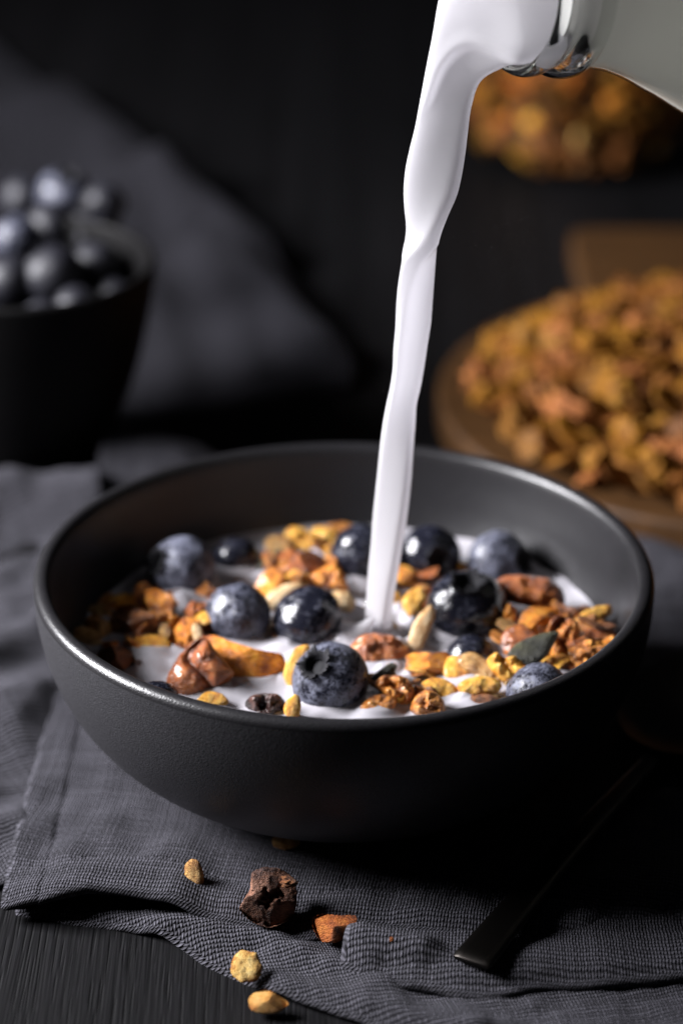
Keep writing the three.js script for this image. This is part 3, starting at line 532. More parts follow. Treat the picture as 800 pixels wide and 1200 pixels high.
inMilk('wet_nut', 'milk coated pinkish nut between the largest blueberry and pumpkin seed', 'nut piece', oval(601, 747, 12, 14, 0.3, 10, 12), 0.004, 40, 20, 'tan', 50, { wrinkle: 0.25 }, M.wet);
inMilk('oat_flake', 'small golden flake between two blueberries behind the stream', 'oat flake', oval(541, 666, 6, 7, 0, 10, 13), 0.002, 40, 10, 'yellow', 51, {});
inMilk('granola_crumb', 'tiny orange crumb right of the stream below the back berries', 'granola crumb', oval(476, 675, 8, 6, 0, 10, 14), 0.004, 40, 10, 'orange', 52, {});

// small pieces between and under the named ones
const wee = [];
const palettes = ['amber', 'orange', 'rust', 'brown', 'amber', 'yellow', 'rust', 'tan'];
for (let i = 0; i < 16; i++) wee.push(nugget(200 + i, palettes[i % 8], { size: [1, 0.4 + 0.3 * ((i * 7 % 5) / 5), 0.75], detail: 9, cuts: 3 + i % 4, rough: 0.2, fine: 0.07 }));
const flakeHues = ['yellow', 'amber', 'rust', 'amber', 'tan', 'brown'], weeFlakes = flakeHues.map((h, i) => slab(oval(0, 0, 1, 0.72 + 0.05 * (i % 3), 0, 12, i + 20), 0.3, h, 300 + i, { NA: 44, NR: 11, wrinkle: 0.3, bend: 0.22 * (i % 2 ? 1 : -1), groove: i % 2 ? 0.5 : 0, edge: 0.3 }));
function scatter(list, where, category, group) {
  const R = rng(list.length * 13 + where.length), names = { amber: 'amber', yellow: 'golden', tan: 'tan', orange: 'orange', brown: 'dark brown', rust: 'reddish brown' };
  let mx = 0, my = 0; for (const q of list) { mx += q[0] / list.length; my += q[1] / list.length; }
  for (const [px, py, rpx, up, k] of list) {
    const p = onHeight(px, py, MILK_Y + up), r = rpx * 1.18 / pxPerMetre(p);
    if (Math.hypot(p.x, p.z) + r > innerR(MILK_Y + 0.004) - 0.001) continue;
    const flat = R() < 0.58, hue = flat ? flakeHues[k % 6] : palettes[k % 8];
    const m = flat ? mesh('oat_flake', weeFlakes[k % 6], M.granola) : mesh('granola_bit', wee[k % 16], k % 3 ? M.granola : M.wet);
    m.position.copy(p); m.scale.setScalar(r * (flat ? 1.3 : 1));
    if (flat) { m.position.y += 0.0008; m.rotation.set(-Math.PI / 2 + (R() - 0.3) * 1.2, (R() - 0.5) * 1.2, R() * 6.3); } else m.rotation.set(R() * 6.3, R() * 6.3, R() * 6.3);
    tag(m, (rpx > 14.5 ? 'larger ' : rpx < 9.5 ? 'tiny ' : '') + names[hue] + (flat ? ' flake, ' : ' bit, ') + (py < my ? 'back ' : 'front ') + (px < mx ? 'left ' : 'right ') + where, category, group);
    floaters.push({ x: p.x, z: p.z, rx: r * 0.9, rz: r * 0.8, up: 0.0009 });
  }
}
const fill = (R, cx, cy, rx, ry, n, lo, hi, up0, up1) => Array.from({ length: n }, () => { const a = R() * 6.283, q = Math.sqrt(R()); return [cx + rx * q * Math.cos(a), cy + ry * q * Math.sin(a), mix(lo, hi, R()), mix(up0, up1, R()), Math.floor(R() * 16)]; });
{
  const R = rng(91);
  scatter(fill(R, 640, 755, 62, 34, 40, 10, 18, -0.0005, 0.0045), 'among the heap at the right of the bowl', 'granola bit', 'bits of the right heap');
  scatter(fill(R, 470, 795, 50, 24, 8, 8, 14, -0.001, 0.002), 'of those right of the front blueberry', 'granola bit', 'bits at the front centre');
  scatter(fill(R, 222, 728, 36, 26, 12, 9, 15, 0.0, 0.004), 'of those left of the pale frosted blueberry', 'granola bit', 'bits left of the frosted blueberry');
  scatter(fill(R, 688, 752, 30, 22, 9, 11, 17, 0.005, 0.007), 'on top of the heap in the bowl', 'granola bit', 'bits on top of the right heap');
  scatter(fill(R, 170, 735, 74, 32, 24, 9, 16, -0.001, 0.0025), 'among those floating at the left of the bowl', 'granola bit', 'bits floating on the left');
  scatter(fill(R, 360, 662, 58, 34, 24, 10, 17, 0.0, 0.003), 'of the blurred bits at the back of the bowl', 'granola bit', 'bits at the back of the bowl');
  scatter(fill(R, 545, 806, 80, 26, 18, 8, 15, -0.001, 0.002), 'of the bits in milk along the front rim', 'granola bit', 'bits along the front rim');
  scatter(fill(R, 510, 692, 62, 26, 18, 9, 16, 0.0, 0.003), 'among the blueberries behind the milk stream', 'granola bit', 'bits behind the stream');
  scatter(fill(R, 300, 775, 90, 30, 10, 6, 11, -0.0015, 0.0005), 'of those left of the front blueberry', 'granola bit', 'bits left of the front blueberry');
}

// ---------------------------------------------------------------- the milk in the bowl
{
  const foot = onHeight(443, 742, MILK_Y), NR = 150, NA = 300, R0 = innerR(MILK_Y) + 0.0002, pos = [], idx = [];
  const lumps = [], LR = rng(321);
  for (let i = 0; i < 46; i++) { const q = onHeight(mix(150, 690, LR()), mix(640, 835, LR()), MILK_Y); lumps.push([q.x, q.z, 0.0022 + 0.0035 * LR(), 0.0005 + 0.0011 * LR()]); }
  const height = (x, z) => {
    let h = MILK_Y - 0.0004, m = 0;
    for (const [lx, lz, lw, lh] of lumps) { const d2 = (x - lx) ** 2 + (z - lz) ** 2; if (d2 < lw * lw * 6) h += lh * Math.exp(-d2 / (lw * lw)); }
    for (const f of floaters) {
      const dx = (x - f.x), dz = (z - f.z);
      if (Math.abs(dx) > f.rx + 0.006 || Math.abs(dz) > f.rz + 0.006) continue;
      const q = Math.hypot(dx / f.rx, dz / f.rz), d = Math.max(0, (q - 1) * (f.rx + f.rz) / 2);
      m = Math.max(m, f.up * 1.5 * Math.exp(-d / 0.0018));
    }
    h += m;
    const d = Math.hypot(x - foot.x, z - foot.z);
    h += 0.0046 * Math.exp(-(((d) / 0.0052) ** 2)) - 0.0012 * Math.exp(-(((d - 0.0068) / 0.0018) ** 2)) + 0.0019 * Math.exp(-(((d - 0.0105) / 0.004) ** 2)) * (0.6 + 0.8 * n2(x * 120, z * 120)) + 0.0005 * Math.cos(d * 1100) * Math.exp(-d / 0.014);
    h += 0.00022 * n2(x * 90, z * 90) + 0.00035 * n2(x * 35 + 3, z * 35);
    const edge = R0 - Math.hypot(x, z); h += 0.0009 * Math.exp(-edge / 0.0015);
    return h;
  };
  pos.push(0, height(0, 0), 0);
  for (let j = 1; j <= NR; j++) for (let i = 0; i < NA; i++) { const r = R0 * Math.pow(j / NR, 0.85), a = i / NA * 2 * Math.PI, x = r * Math.cos(a), z = r * Math.sin(a); pos.push(x, height(x, z), z); }
  for (let i = 0; i < NA; i++) {
    const i2 = (i + 1) % NA; idx.push(0, 1 + i2, 1 + i);
    for (let j = 0; j < NR - 1; j++) { const a = 1 + j * NA; idx.push(a + i, a + i2, a + NA + i, a + i2, a + NA + i2, a + NA + i); }
  }
  const m = mesh('milk', geoFrom(pos, idx), M.milk);
  tag(m, 'white milk pooled between the granola and blueberries in the large bowl', 'milk');
}

// ---------------------------------------------------------------- the stream of milk
{
  const Z = onHeight(443, 742, MILK_Y).z;
  // left and right edge of the stream, top to bottom, with the twist of its ribbon
  const rows = [
    [670, -140, 655, 60, 0.2, 0.62, 1.2], [590, -118, 612, 66, 0.2, 0.6, 1.0], [528, -45, 588, 77, 0.2, 0.5, 0.72], [504, 55, 563, 94, 0.25, 0.46, 0.25], [492, 118, 552, 124, 0.33, 0.44, 0.08],
    [486, 150, 548, 150, 0.4, 0.42, -0.1], [480, 175, 545, 175, 0.5, 0.42], [475, 200, 541, 200, 0.6, 0.45], [473, 225, 535, 225, 0.75, 0.5], [474, 248, 525, 248, 0.95, 0.6], [476, 268, 517, 268, 1.2, 0.8], [475, 283, 513, 283, 1.45, 0.95], [470, 305, 511, 305, 1.75, 0.9], [466, 330, 509, 330, 2.0, 0.85],
    [464, 355, 507, 355, 2.2, 0.8], [463, 380, 505, 380, 2.4, 0.8], [461, 405, 501, 405, 2.55, 0.8], [460, 430, 497, 430, 2.7, 0.85], [457, 452, 493, 452, 2.85, 0.9], [453, 472, 488, 472, 3.0, 0.95], [450, 490, 487, 490, 3.1, 0.95], [446, 520, 485, 520, 3.25, 0.9],
    [443, 550, 483, 550, 3.4, 0.85], [440, 580, 480, 580, 3.5, 0.85], [437, 610, 476, 610, 3.6, 0.9], [435, 640, 471, 640, 3.7, 0.95], [432, 670, 466, 670, 3.8, 1], [430, 700, 461, 700, 3.9, 1], [428, 725, 459, 725, 4, 1], [425, 742, 461, 742, 4, 1], [420, 756, 466, 756, 4, 1],
  ];
  const NS = 640, NA = 240, pos = [], idx = [], curve = (k) => new THREE.CatmullRomCurve3(rows.map((r, i) => V(r[k], r[k + 1], i)), false, 'centripetal'), cl = curve(0), cr = curve(2);
  const at = (t, k) => { const f = t * (rows.length - 1), i = Math.min(rows.length - 2, Math.floor(f)), u = f - i, P = (q) => rows[Math.min(rows.length - 1, Math.max(0, q))][k] ?? -0.4, a = P(i - 1), b = P(i), c = P(i + 1), d = P(i + 2); return 0.5 * (2 * b + (c - a) * u + (2 * a - 5 * b + 4 * c - d) * u * u + (3 * b - a - 3 * c + d) * u * u * u); };
  for (let j = 0; j <= NS; j++) {
    const t = j / NS, L = cl.getPoint(t), Rr = cr.getPoint(t), l = onDepth(L.x, L.y, Z), r = onDepth(Rr.x, Rr.y, Z), c = l.clone().add(r).multiplyScalar(0.5), ax = r.clone().sub(l), half = ax.length() / 2; ax.normalize();
    const dz = V(0, 0, 1), tw = at(t, 4), deep = at(t, 5), raw = [];
    let lo = 1e9, hi = -1e9;
    for (let i = 0; i < NA; i++) {
      const a = i / NA * 2 * Math.PI, ca = Math.cos(a), sa = Math.sin(a), lobe = 0.16 * Math.pow(Math.abs(ca), 2.5);        // a ribbon with thicker edges
      const X = ca, Y = (0.42 + lobe * 1.2) * Math.sign(sa) * Math.pow(Math.abs(sa), 0.75) - 0.06 * Math.sin(2 * a), x = X * Math.cos(tw) - Y * Math.sin(tw), y = X * Math.sin(tw) + Y * Math.cos(tw);
      raw.push([x, y, a]); lo = Math.min(lo, x); hi = Math.max(hi, x);
    }
    let dlo = Math.min(...raw.map((q) => q[1])), dhi = Math.max(...raw.map((q) => q[1]));
    const rp = at(t, 6), ridgeOn = 1;
    for (const [x, y, a] of raw) {
      const X = ((x - lo) / (hi - lo) * 2 - 1) * half, u01 = (x - lo) / (hi - lo), front = sst((y - dlo) / (dhi - dlo), 0.45, 0.8), Y = ((y - dlo) / (dhi - dlo) * 2 - 1) * half * deep + (ridgeOn ? front * half * sst(rp, -0.1, 0.15) * (0.09 * Math.exp(-(((u01 - rp) / 0.1) ** 2)) - 0.07 * sst(u01, rp, rp + 0.2)) : 0);
      pos.push(c.x + ax.x * X, c.y + ax.y * X, c.z + ax.z * X + dz.z * Y);
    }
  }
  for (let j = 0; j < NS; j++) for (let i = 0; i < NA; i++) { const a = j * NA + i, b = j * NA + (i + 1) % NA; idx.push(a, b, a + NA, b, b + NA, a + NA); }
  for (const j of [0, NS]) { const k = pos.length / 3; let x = 0, y = 0, z = 0; for (let i = 0; i < NA; i++) { x += pos[(j * NA + i) * 3] / NA; y += pos[(j * NA + i) * 3 + 1] / NA; z += pos[(j * NA + i) * 3 + 2] / NA; } pos.push(x, y, z); for (let i = 0; i < NA; i++) { const a = j * NA + i, b = j * NA + (i + 1) % NA; j ? idx.push(k, a, b) : idx.push(k, b, a); } }
  const m = mesh('milk_stream', geoFrom(pos, idx), M.stream);
  tag(m, 'twisting white stream of milk pouring from the bottle into the bowl', 'milk');
  // a small tongue of milk thrown up beside the foot of the stream
  const p = onHeight(421, 742, MILK_Y + 0.002), pts = [[0.0001, 0.006], [0.0009, 0.0052], [0.0016, 0.003], [0.0028, 0.0008], [0.005, -0.0006]].map(([r, y]) => new THREE.Vector2(r, y));
  const sp = new THREE.LatheGeometry(new THREE.SplineCurve(pts).getPoints(16), 32);
  sp.rotateZ(-0.55);
  const s = mesh('milk_splash', sp, M.stream); s.position.copy(p); s.scale.set(1.1, 0.8, 1);
  tag(s, 'small tongue of milk splashing up left of the foot of the stream', 'milk');
}

{
  const R = rng(808), dome = new THREE.SphereGeometry(1, 24, 16);
  for (let i = 0; i < 9; i++) {
    const a = R() * 6.283, d = 0.007 + 0.011 * R(), f = onHeight(443, 742, MILK_Y), b = mesh('milk_bubble', dome, M.bottle), r = 0.0005 + 0.0007 * R();
    b.position.set(f.x + d * Math.cos(a), MILK_Y + 0.0004, f.z + d * Math.sin(a) * 0.9); b.scale.set(r, r * 0.8, r);
    tag(b, 'tiny clear bubble on the milk around the foot of the stream', 'bubble', 'bubbles around the foot of the stream');
  }
}

// ---------------------------------------------------------------- the glass bottle
{
  const mouth = onDepth(602, -16, onHeight(443, 742, MILK_Y).z);
  const axis = seenAs(0.87, 0.115, -0.46).normalize();            // from the mouth to the base
  const b = base('glass_bottle', mouth.x, mouth.y, mouth.z);
  tag(b, 'clear glass milk bottle tipped at the upper right, pouring', 'bottle');
  b.quaternion.setFromUnitVectors(V(0, 1, 0), axis);
  const outer = [[0.0182, 0.0], [0.0192, 0.0006], [0.0199, 0.002], [0.0198, 0.004], [0.0186, 0.0058], [0.0184, 0.0072], [0.0198, 0.0092], [0.0206, 0.0112], [0.0205, 0.0132], [0.0190, 0.0152], [0.0185, 0.0175], [0.0188, 0.021], [0.0201, 0.027], [0.0228, 0.034], [0.0276, 0.044], [0.0335, 0.056], [0.0385, 0.071], [0.0405, 0.085], [0.041, 0.1], [0.041, 0.19], [0.038, 0.196], [0.0001, 0.197]];
  const inner = [[0.0001, 0.192], [0.034, 0.191], [0.0362, 0.186], [0.0362, 0.1], [0.0352, 0.086], [0.0322, 0.072], [0.0272, 0.057], [0.0228, 0.0455], [0.0194, 0.0355], [0.0175, 0.028], [0.0167, 0.02], [0.0166, 0.004], [0.0170, 0.0006], [0.0182, 0.0]];
  const smooth = (l, n) => new THREE.SplineCurve(l.map(([r, y]) => new THREE.Vector2(r, y))).getPoints(n).map((q) => new THREE.Vector2(Math.max(q.x, 0.0001), q.y));
  const body = outer.slice(10).map(([r, y]) => [r, y]);
  part('glass', new THREE.LatheGeometry(smooth([[0.0168, 0.012], [0.0178, 0.0145], ...body], 150), 128), M.bottle, b);
  const ring = [[0.0172, 0.0006], [0.0182, 0], [0.0192, 0.0006], [0.0199, 0.002], [0.0198, 0.004], [0.0186, 0.0058], [0.0184, 0.0072], [0.0198, 0.0092], [0.0206, 0.0112], [0.0205, 0.0132], [0.0192, 0.0148], [0.0172, 0.0152], [0.0168, 0.013], [0.0167, 0.008], [0.0168, 0.002], [0.0172, 0.0006]];
  const rg = new THREE.LatheGeometry(smooth(ring, 120), 128); rg.deleteAttribute('uv');
  part('lip', rg, M.glass, b);
  
  const mp = [[0.0001, 0.192], [0.034, 0.1915], ...outer.slice(11, 20).reverse().map(([r, y]) => [r - 0.0007, y]), [0.0172, 0.0165], [0.0166, 0.0145], [0.0165, 0.008], [0.0165, 0.004]];
  const milkIn = mesh('bottle_milk', new THREE.LatheGeometry([...smooth(mp, 90), new THREE.Vector2(0.0001, 0.004)], 96), M.bottleMilk);
  milkIn.position.copy(b.position); milkIn.quaternion.copy(b.quaternion);
  tag(milkIn, 'white milk inside the tipped glass bottle', 'milk');
}

// ---------------------------------------------------------------- the spoon
{
  const a = onHeight(551, 1128, 0.0075), c = onHeight(772, 884, 0.0105), d = V(c.x - a.x, 0, c.z - a.z), L = d.length(), dir = d.clone().normalize(), side = V(-dir.z, 0, dir.x);
  const sp = base('spoon', a.x, a.y, a.z);
  tag(sp, 'black metal spoon lying on the napkin at the lower right', 'spoon');
  const pos = [], idx = [], NS = 60, prof = [[-1, 0], [-0.86, 0.75], [-0.5, 1], [0, 1.05], [0.5, 1], [0.86, 0.75], [1, 0], [0.86, -0.75], [0, -1], [-0.86, -0.75]];
  const K = prof.length;
  for (let j = 0; j <= NS; j++) {
    const t = j / NS, w = mix(0.0049, 0.0026, Math.pow(t, 0.8)) * (j === 0 ? 0.9 : 1), th = mix(0.0011, 0.0015, t) * (j === 0 ? 0.7 : 1), lift = mix(0, c.y - a.y, t) + 0.0015 * Math.sin(t * Math.PI);
    for (const [x, y] of prof) pos.push(dir.x * L * t + side.x * x * w, lift + y * th, dir.z * L * t + side.z * x * w);
  }
  for (let j = 0; j < NS; j++) for (let i = 0; i < K; i++) { const p = j * K + i, q = j * K + (i + 1) % K; idx.push(p, p + K, q, q, p + K, q + K); }
  for (let i = 1; i < K - 1; i++) { idx.push(0, i, i + 1); idx.push(NS * K, NS * K + i + 1, NS * K + i); }
  part('handle', geoFrom(pos, idx), M.steel, sp);
  const bp = [], bi = [], NR = 24, NA = 64, len = 0.034, wid = 0.019;
  for (const sgn of [1, -1]) for (let j = 0; j <= NR; j++) for (let i = 0; i < NA; i++) {
    const r = j / NR, an = i / NA * 2 * Math.PI, x = len * r * Math.cos(an), y = wid * r * Math.sin(an) * (1 - 0.18 * Math.cos(an)), dep = -0.009 * (1 - r * r) + (sgn > 0 ? 0.0006 : -0.0006) * (1 - Math.pow(r, 8));
    bp.push(dir.x * (L + len * 0.92 + x) + side.x * y, c.y - a.y + 0.003 + dep, dir.z * (L + len * 0.92 + x) + side.z * y);
  }
  for (const s of [0, 1]) for (let j = 0; j < NR; j++) for (let i = 0; i < NA; i++) { const o = s * (NR + 1) * NA, p = o + j * NA + i, q = o + j * NA + (i + 1) % NA; s ? bi.push(p, p + NA, q, q, p + NA, q + NA) : bi.push(p, q, p + NA, q, q + NA, p + NA); }
  part('spoon_bowl', geoFrom(bp, bi), M.steel, sp);
}

// ---------------------------------------------------------------- crumbs in front of the bowl
measured('sunflower_seed', 'tan sunflower seed standing point down on the napkin below the bowl', 'seed', [[216, 1020], [218, 1012], [225, 1007], [233, 1010], [238, 1021], [239, 1034], [236, 1045], [234.5, 1056], [231.5, 1056], [227, 1045], [219, 1033]], 0.0078, 36, 15, 'tan', 60, { wrinkle: 0.03, edge: 0.45 }, M.dry);
{
  const o = measured('chocolate_chunk', 'large rough brown chocolate granola chunk on the napkin', 'granola cluster', [[281, 1066], [287, 1052], [293, 1042], [295, 1024], [308, 1017], [328, 1019], [344, 1030], [348, 1048], [346, 1066], [334, 1080], [314, 1086], [296, 1080]], 0.0105, 36, 52, 'cocoa', 61, { wrinkle: 0.55, facet: 0.7, edge: 0.1, NA: 120, NR: 34 }, M.dry);
  const bit = mesh('orange_crumb', wee[3], M.dry); bit.position.copy(onHeight(339, 1033, 0.0145)); bit.scale.setScalar(0.0022); tag(bit, 'tiny orange crumb stuck on the large brown chunk', 'granola crumb');
}
measured('nut_piece', 'smooth reddish brown nut piece on the napkin right of the brown chunk', 'nut piece', [[366, 1086], [368, 1074], [380, 1071], [398, 1073], [416, 1073], [418, 1082], [408, 1096], [393, 1104], [376, 1102]], 0.0065, 40, 30, 'rust', 62, { wrinkle: 0.12, facet: 0.5, edge: 0.25 }, M.dry);
measured('oat_flake', 'round yellow flake with a brown spot on the napkin edge', 'oat flake', oval(288, 1133, 19, 18, 0, 14, 3), 0.0048, 55, 10, 'flake', 63, { wrinkle: 0.12, edge: 0.5 }, M.dry);
measured('nut_piece', 'pale orange nut piece on the bare wood at the bottom', 'nut piece', [[291, 1172], [299, 1163], [312, 1160], [326, 1167], [338, 1175], [328, 1185], [310, 1187], [295, 1183]], 0.0035, 48, 24, 'nutmeat', 64, { wrinkle: 0.12, facet: 0.5, edge: 0.25 }, M.dry);
measured('oat_flake', 'dim yellow flake at the foot of the bowl', 'oat flake', oval(334, 987, 16, 9, 0, 12, 8), 0.0062, 50, 8, 'tan', 65, {}, M.dry);
measured('red_crumb', 'tiny reddish crumb on the pinched napkin fold', 'granola crumb', oval(459, 1101, 3, 3, 0, 8, 1), 0.0104, 50, 5, 'rust', 66, {}, M.dry);

// ---------------------------------------------------------------- the small pot of blueberries
{
  const c = onHeight(36, 536, 0), pot = base('berry_pot', c.x, 0, c.z);
  tag(pot, 'small black tapered pot heaped with blueberries at the left', 'pot');
  const H = 0.067, prof = [[0.0001, 0.001], [0.017, 0.001], [0.020, 0.0], [0.0228, 0.003], [0.0285, 0.014], [0.0348, 0.03], [0.0398, 0.05], [0.042, 0.064], [0.0418, 0.0664], [0.0408, 0.067], [0.0396, 0.0664], [0.039, 0.064], [0.0368, 0.05], [0.0318, 0.03], [0.025, 0.014], [0.0001, 0.008]];
  part('body', new THREE.LatheGeometry(new THREE.SplineCurve(prof.map(([r, y]) => new THREE.Vector2(r, y))).getPoints(120).map((q) => new THREE.Vector2(Math.max(q.x, 0.0001), q.y)), 96), M.pot, pot);
  const R = rng(40), spots = [];
  const seen = [[62, 322, 27, 2, 'brightest frosted blueberry at the front of the small pot'], [112, 312, 27, 1, 'blueberry at the front right of the small pot'], [18, 278, 25, 0, 'frosted blueberry at the left of the small pot'], [76, 228, 24, 0, 'frosted blueberry on the back edge of the small pot'], [122, 240, 23, 1, 'blueberry at the back right of the small pot'], [60, 268, 25, 3, 'dark blueberry in the middle of the small pot'], [108, 272, 24, 3, 'dark blueberry on the right of the middle of the small pot'], [140, 300, 20, 1, 'dark blueberry against the right wall of the small pot'], [12, 330, 26, 1, 'dark blueberry at the front left of the small pot'], [26, 232, 23, 1, 'dark blueberry at the back of the small pot']];
  for (const [px, py, r, look, label] of seen) {
    const h = 0.050 + 0.006 * R() + 0.012 * (1 - Math.hypot((px - 23) / 150, (py - 290) / 70)), p = onHeight(px, py, h);
    blueberry(p, r * (1.08 + 0.35 * R()) / pxPerMetre(p), look, V(R() - 0.5, R() - 0.2, R() - 0.5), label, 'blueberries in the small pot', R() * 6, true);
  }
  for (let i = 0; i < 14; i++) { const a = i / 14 * 6.283 + 0.2, q = i % 2 ? 0.029 : 0.018; blueberry(V(c.x + q * Math.cos(a), 0.05 + 0.004 * R(), c.z + q * Math.sin(a)), 0.0075, i % 2 ? 1 : 3, V(R() - 0.5, R() - 0.5, R() - 0.5), 'dark blueberry deep in the small pot under the top layer', 'lower blueberries in the small pot', R() * 6, true); }
}

// ---------------------------------------------------------------- board with a heap of granola
const heapGeos = [];
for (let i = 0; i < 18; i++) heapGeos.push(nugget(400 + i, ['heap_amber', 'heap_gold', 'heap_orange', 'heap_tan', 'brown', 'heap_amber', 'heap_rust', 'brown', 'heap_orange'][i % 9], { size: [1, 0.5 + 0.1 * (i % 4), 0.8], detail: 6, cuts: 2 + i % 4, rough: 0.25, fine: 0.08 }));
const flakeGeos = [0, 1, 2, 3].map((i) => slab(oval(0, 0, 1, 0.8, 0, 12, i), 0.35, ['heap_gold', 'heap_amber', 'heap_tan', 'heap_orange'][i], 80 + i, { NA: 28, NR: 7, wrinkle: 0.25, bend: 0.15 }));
{
  const C = V(0.132, 0, -0.212), RB = 0.1015, board = base('wooden_board', C.x, 0, C.z);
  tag(board, 'round brown wooden board with a flat handle under the granola heap', 'board');
  const extr = (shape, d) => { const g = new THREE.ExtrudeGeometry(shape, { depth: d - 0.004, bevelEnabled: true, bevelThickness: 0.002, bevelSize: 0.002, bevelSegments: 4, curveSegments: 64 }); g.rotateX(-Math.PI / 2); g.translate(0, 0.002, 0); const p = g.attributes.position, uv = []; for (let i = 0; i < p.count; i++) uv.push(p.getX(i) * 6, p.getZ(i) * 6); g.setAttribute('uv', new THREE.BufferAttribute(new Float32Array(uv), 2)); return g; };
  const disc = new THREE.Shape(); disc.absarc(0, 0, RB - 0.002, 0, Math.PI * 2);
  part('round_plate', extr(disc, 0.012), M.oak, board);
  const hx = -0.044, hs = new THREE.Shape(); hs.moveTo(hx, 0.085); hs.lineTo(hx, 0.152); hs.quadraticCurveTo(hx, 0.159, hx + 0.007, 0.159); hs.lineTo(0.045, 0.159); hs.quadraticCurveTo(0.05, 0.159, 0.05, 0.152); hs.lineTo(0.05, 0.085); hs.lineTo(hx, 0.085);
  part('handle', extr(hs, 0.0115), M.oak, board);
  const top = 0.012, moundH = (r) => 0.019 * Math.pow(Math.max(0, 1 - (r / 0.094) ** 2), 0.85), MC = V(0.138, top, -0.210);
  const pos = [], idx = [], col = [], NA = 90, NR = 40;
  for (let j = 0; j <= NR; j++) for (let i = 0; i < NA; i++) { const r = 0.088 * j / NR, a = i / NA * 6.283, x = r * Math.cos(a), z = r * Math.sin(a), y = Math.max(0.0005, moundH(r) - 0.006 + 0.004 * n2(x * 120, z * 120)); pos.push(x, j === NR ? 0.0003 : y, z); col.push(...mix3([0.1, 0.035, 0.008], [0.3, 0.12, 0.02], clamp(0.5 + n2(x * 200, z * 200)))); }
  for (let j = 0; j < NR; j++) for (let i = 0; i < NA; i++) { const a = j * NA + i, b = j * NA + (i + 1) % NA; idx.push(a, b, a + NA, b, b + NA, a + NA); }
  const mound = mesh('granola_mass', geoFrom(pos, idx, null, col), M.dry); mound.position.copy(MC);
  tag(mound, 'mass of loose granola filling the heap on the wooden board', 'granola', null, 'stuff');
  const R = rng(55), LBL = { amber: 'amber chunk', yellow: 'golden chunk', orange: 'orange fruit chunk', tan: 'tan chunk', brown: 'dark brown chunk', rust: 'reddish brown chunk' };
  const where = (x, z, s) => { const dx = x - 0.138, dz = z + 0.210, q = Math.hypot(dx, dz), side = ['right', 'front right', 'front', 'front left', 'left', 'back left', 'back', 'back right'][Math.round(Math.atan2(dz, dx) / (Math.PI / 4) + 8) % 8]; return (s > 0.0074 ? 'large ' : s < 0.0056 ? 'small ' : '') + '|' + (q < 0.03 ? ' on the top of' : q < 0.075 ? ' on the ' + side + ' slope of' : ' at the ' + side + ' foot of') + ' the granola heap on the board'; };
  const say = (what, x, z, s) => where(x, z, s).replace('|', what);
  let made = 0, tries = 0; const kept = [];
  while (made < 295 && tries++ < 16000) {
    const a = R() * 6.283, r = 0.0945 * Math.sqrt(R()), x = MC.x + r * Math.cos(a), z = MC.z + r * Math.sin(a), s = 0.005 + 0.005 * R() * R(), px = 400 + FOCAL * x / (0.62 - z * 0.9);
    if (px > 880) continue;
    if (kept.some((k) => (k[0] - x) ** 2 + (k[1] - z) ** 2 < ((k[2] + s) * 0.62) ** 2)) continue;
    kept.push([x, z, s]); made++;
    const y = top + Math.max(s * 0.45, moundH(r) + 0.0015 * R());
    if (made % 3 === 0) { const k = Math.floor(R() * 4), m = mesh('oat_flake', flakeGeos[k], M.heap); m.position.set(x, y + 0.002, z); m.scale.setScalar(s * 1.15); m.rotation.set(-Math.PI / 2 + (R() - 0.5) * 1.3, (R() - 0.5) * 1.3, R() * 6.3); tag(m, say('oat flake', x, z, s), 'oat flake', 'granola heap on the board'); }
    else { const k = Math.floor(R() * 18), pal = ['amber', 'yellow', 'orange', 'tan', 'brown', 'amber', 'rust', 'brown', 'orange'][k % 9], m = mesh('granola_chunk', heapGeos[k], M.heap); m.position.set(x, y, z); m.scale.setScalar(s); m.rotation.set(R() * 6.3, R() * 6.3, R() * 6.3); tag(m, say(LBL[pal], x, z, s), 'granola chunk', 'granola heap on the board'); }
  }
}

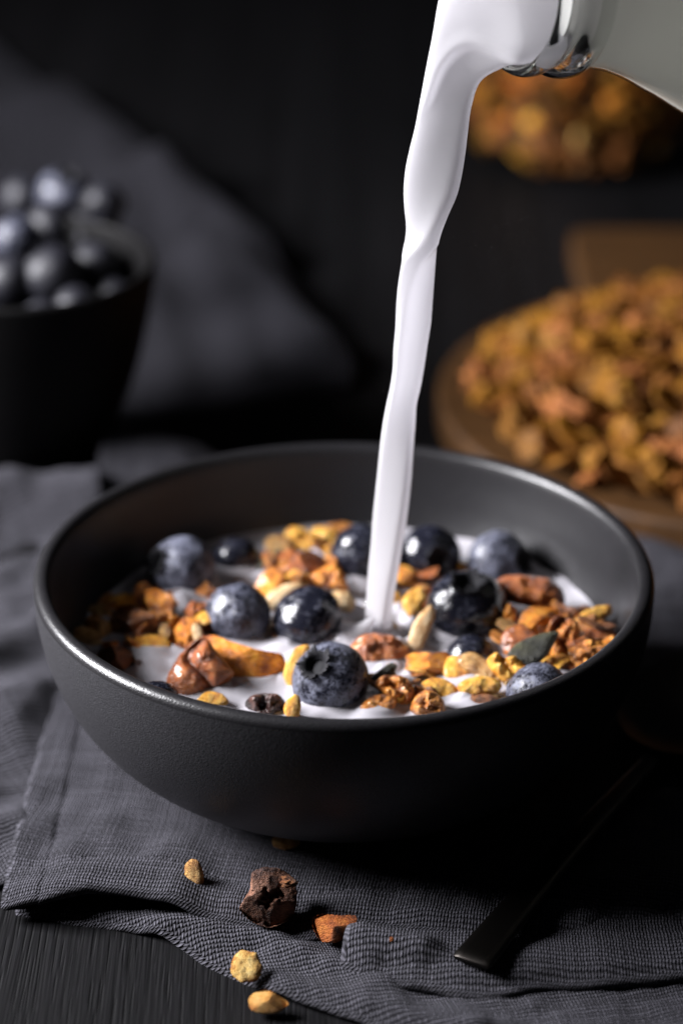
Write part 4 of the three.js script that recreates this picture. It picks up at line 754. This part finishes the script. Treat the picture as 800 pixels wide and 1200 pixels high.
// ---------------------------------------------------------------- glass jar of granola behind
{
  const c = onHeight(684, 226, 0), JR = 0.0495, jar = base('glass_jar', c.x, 0, c.z - JR);
  tag(jar, 'round glass jar holding granola far behind the bottle neck', 'jar');
  const prof = [[0.0001, 0.0015], [0.03, 0.0015], [0.040, 0.004], [0.0465, 0.011], [JR, 0.022], [JR, 0.075], [0.047, 0.085], [0.043, 0.09], [0.042, 0.1]];
  part('jar_glass', new THREE.LatheGeometry(new THREE.SplineCurve(prof.map(([r, y]) => new THREE.Vector2(r, y))).getPoints(90).map((q) => new THREE.Vector2(Math.max(q.x, 0.0001), q.y)), 96), M.pane, jar);
  const lip = new THREE.TorusGeometry(0.042, 0.0013, 12, 80); lip.rotateX(Math.PI / 2); lip.translate(0, 0.1, 0); part('lip', lip, M.pane, jar);
  const R = rng(66), inR = (y) => (y < 0.022 ? mix(0.035, 0.0475, Math.pow(clamp((y - 0.004) / 0.018), 0.5)) : 0.0475);
  const fillPts = [[0.0001, 0.005], [0.028, 0.005], [0.036, 0.01], [0.0395, 0.02], [0.0395, 0.05], [0.034, 0.053], [0.0001, 0.055]].map(([r, y]) => new THREE.Vector2(r, y));
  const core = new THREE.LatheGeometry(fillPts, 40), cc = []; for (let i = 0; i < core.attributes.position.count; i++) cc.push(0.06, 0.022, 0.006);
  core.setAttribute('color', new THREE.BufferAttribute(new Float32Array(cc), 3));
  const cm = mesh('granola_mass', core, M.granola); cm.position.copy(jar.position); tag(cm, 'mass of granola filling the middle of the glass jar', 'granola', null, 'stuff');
  for (let i = 0; i < 290; i++) {
    const a = 6.283 * R(), y = 0.008 + 0.05 * R(), s = 0.0038 + 0.0032 * R();
    if (Math.sin(a) < -0.35 && y < 0.05) continue;
    const q = y > 0.05 ? inR(y) * Math.sqrt(R()) * 0.88 : inR(y) - s * 0.95, k = Math.floor(R() * 16), m = mesh('granola_chunk', (R() < 0.72 ? heapGeos : wee)[k], M.heap);
    m.position.set(jar.position.x + q * Math.cos(a), y, jar.position.z + q * Math.sin(a)); m.scale.setScalar(s); m.rotation.set(R() * 6.3, R() * 6.3, R() * 6.3);
    tag(m, 'granola chunk inside the glass jar at the top right', 'granola chunk', 'granola in the glass jar');
  }
}

renderer.render(scene, camera);
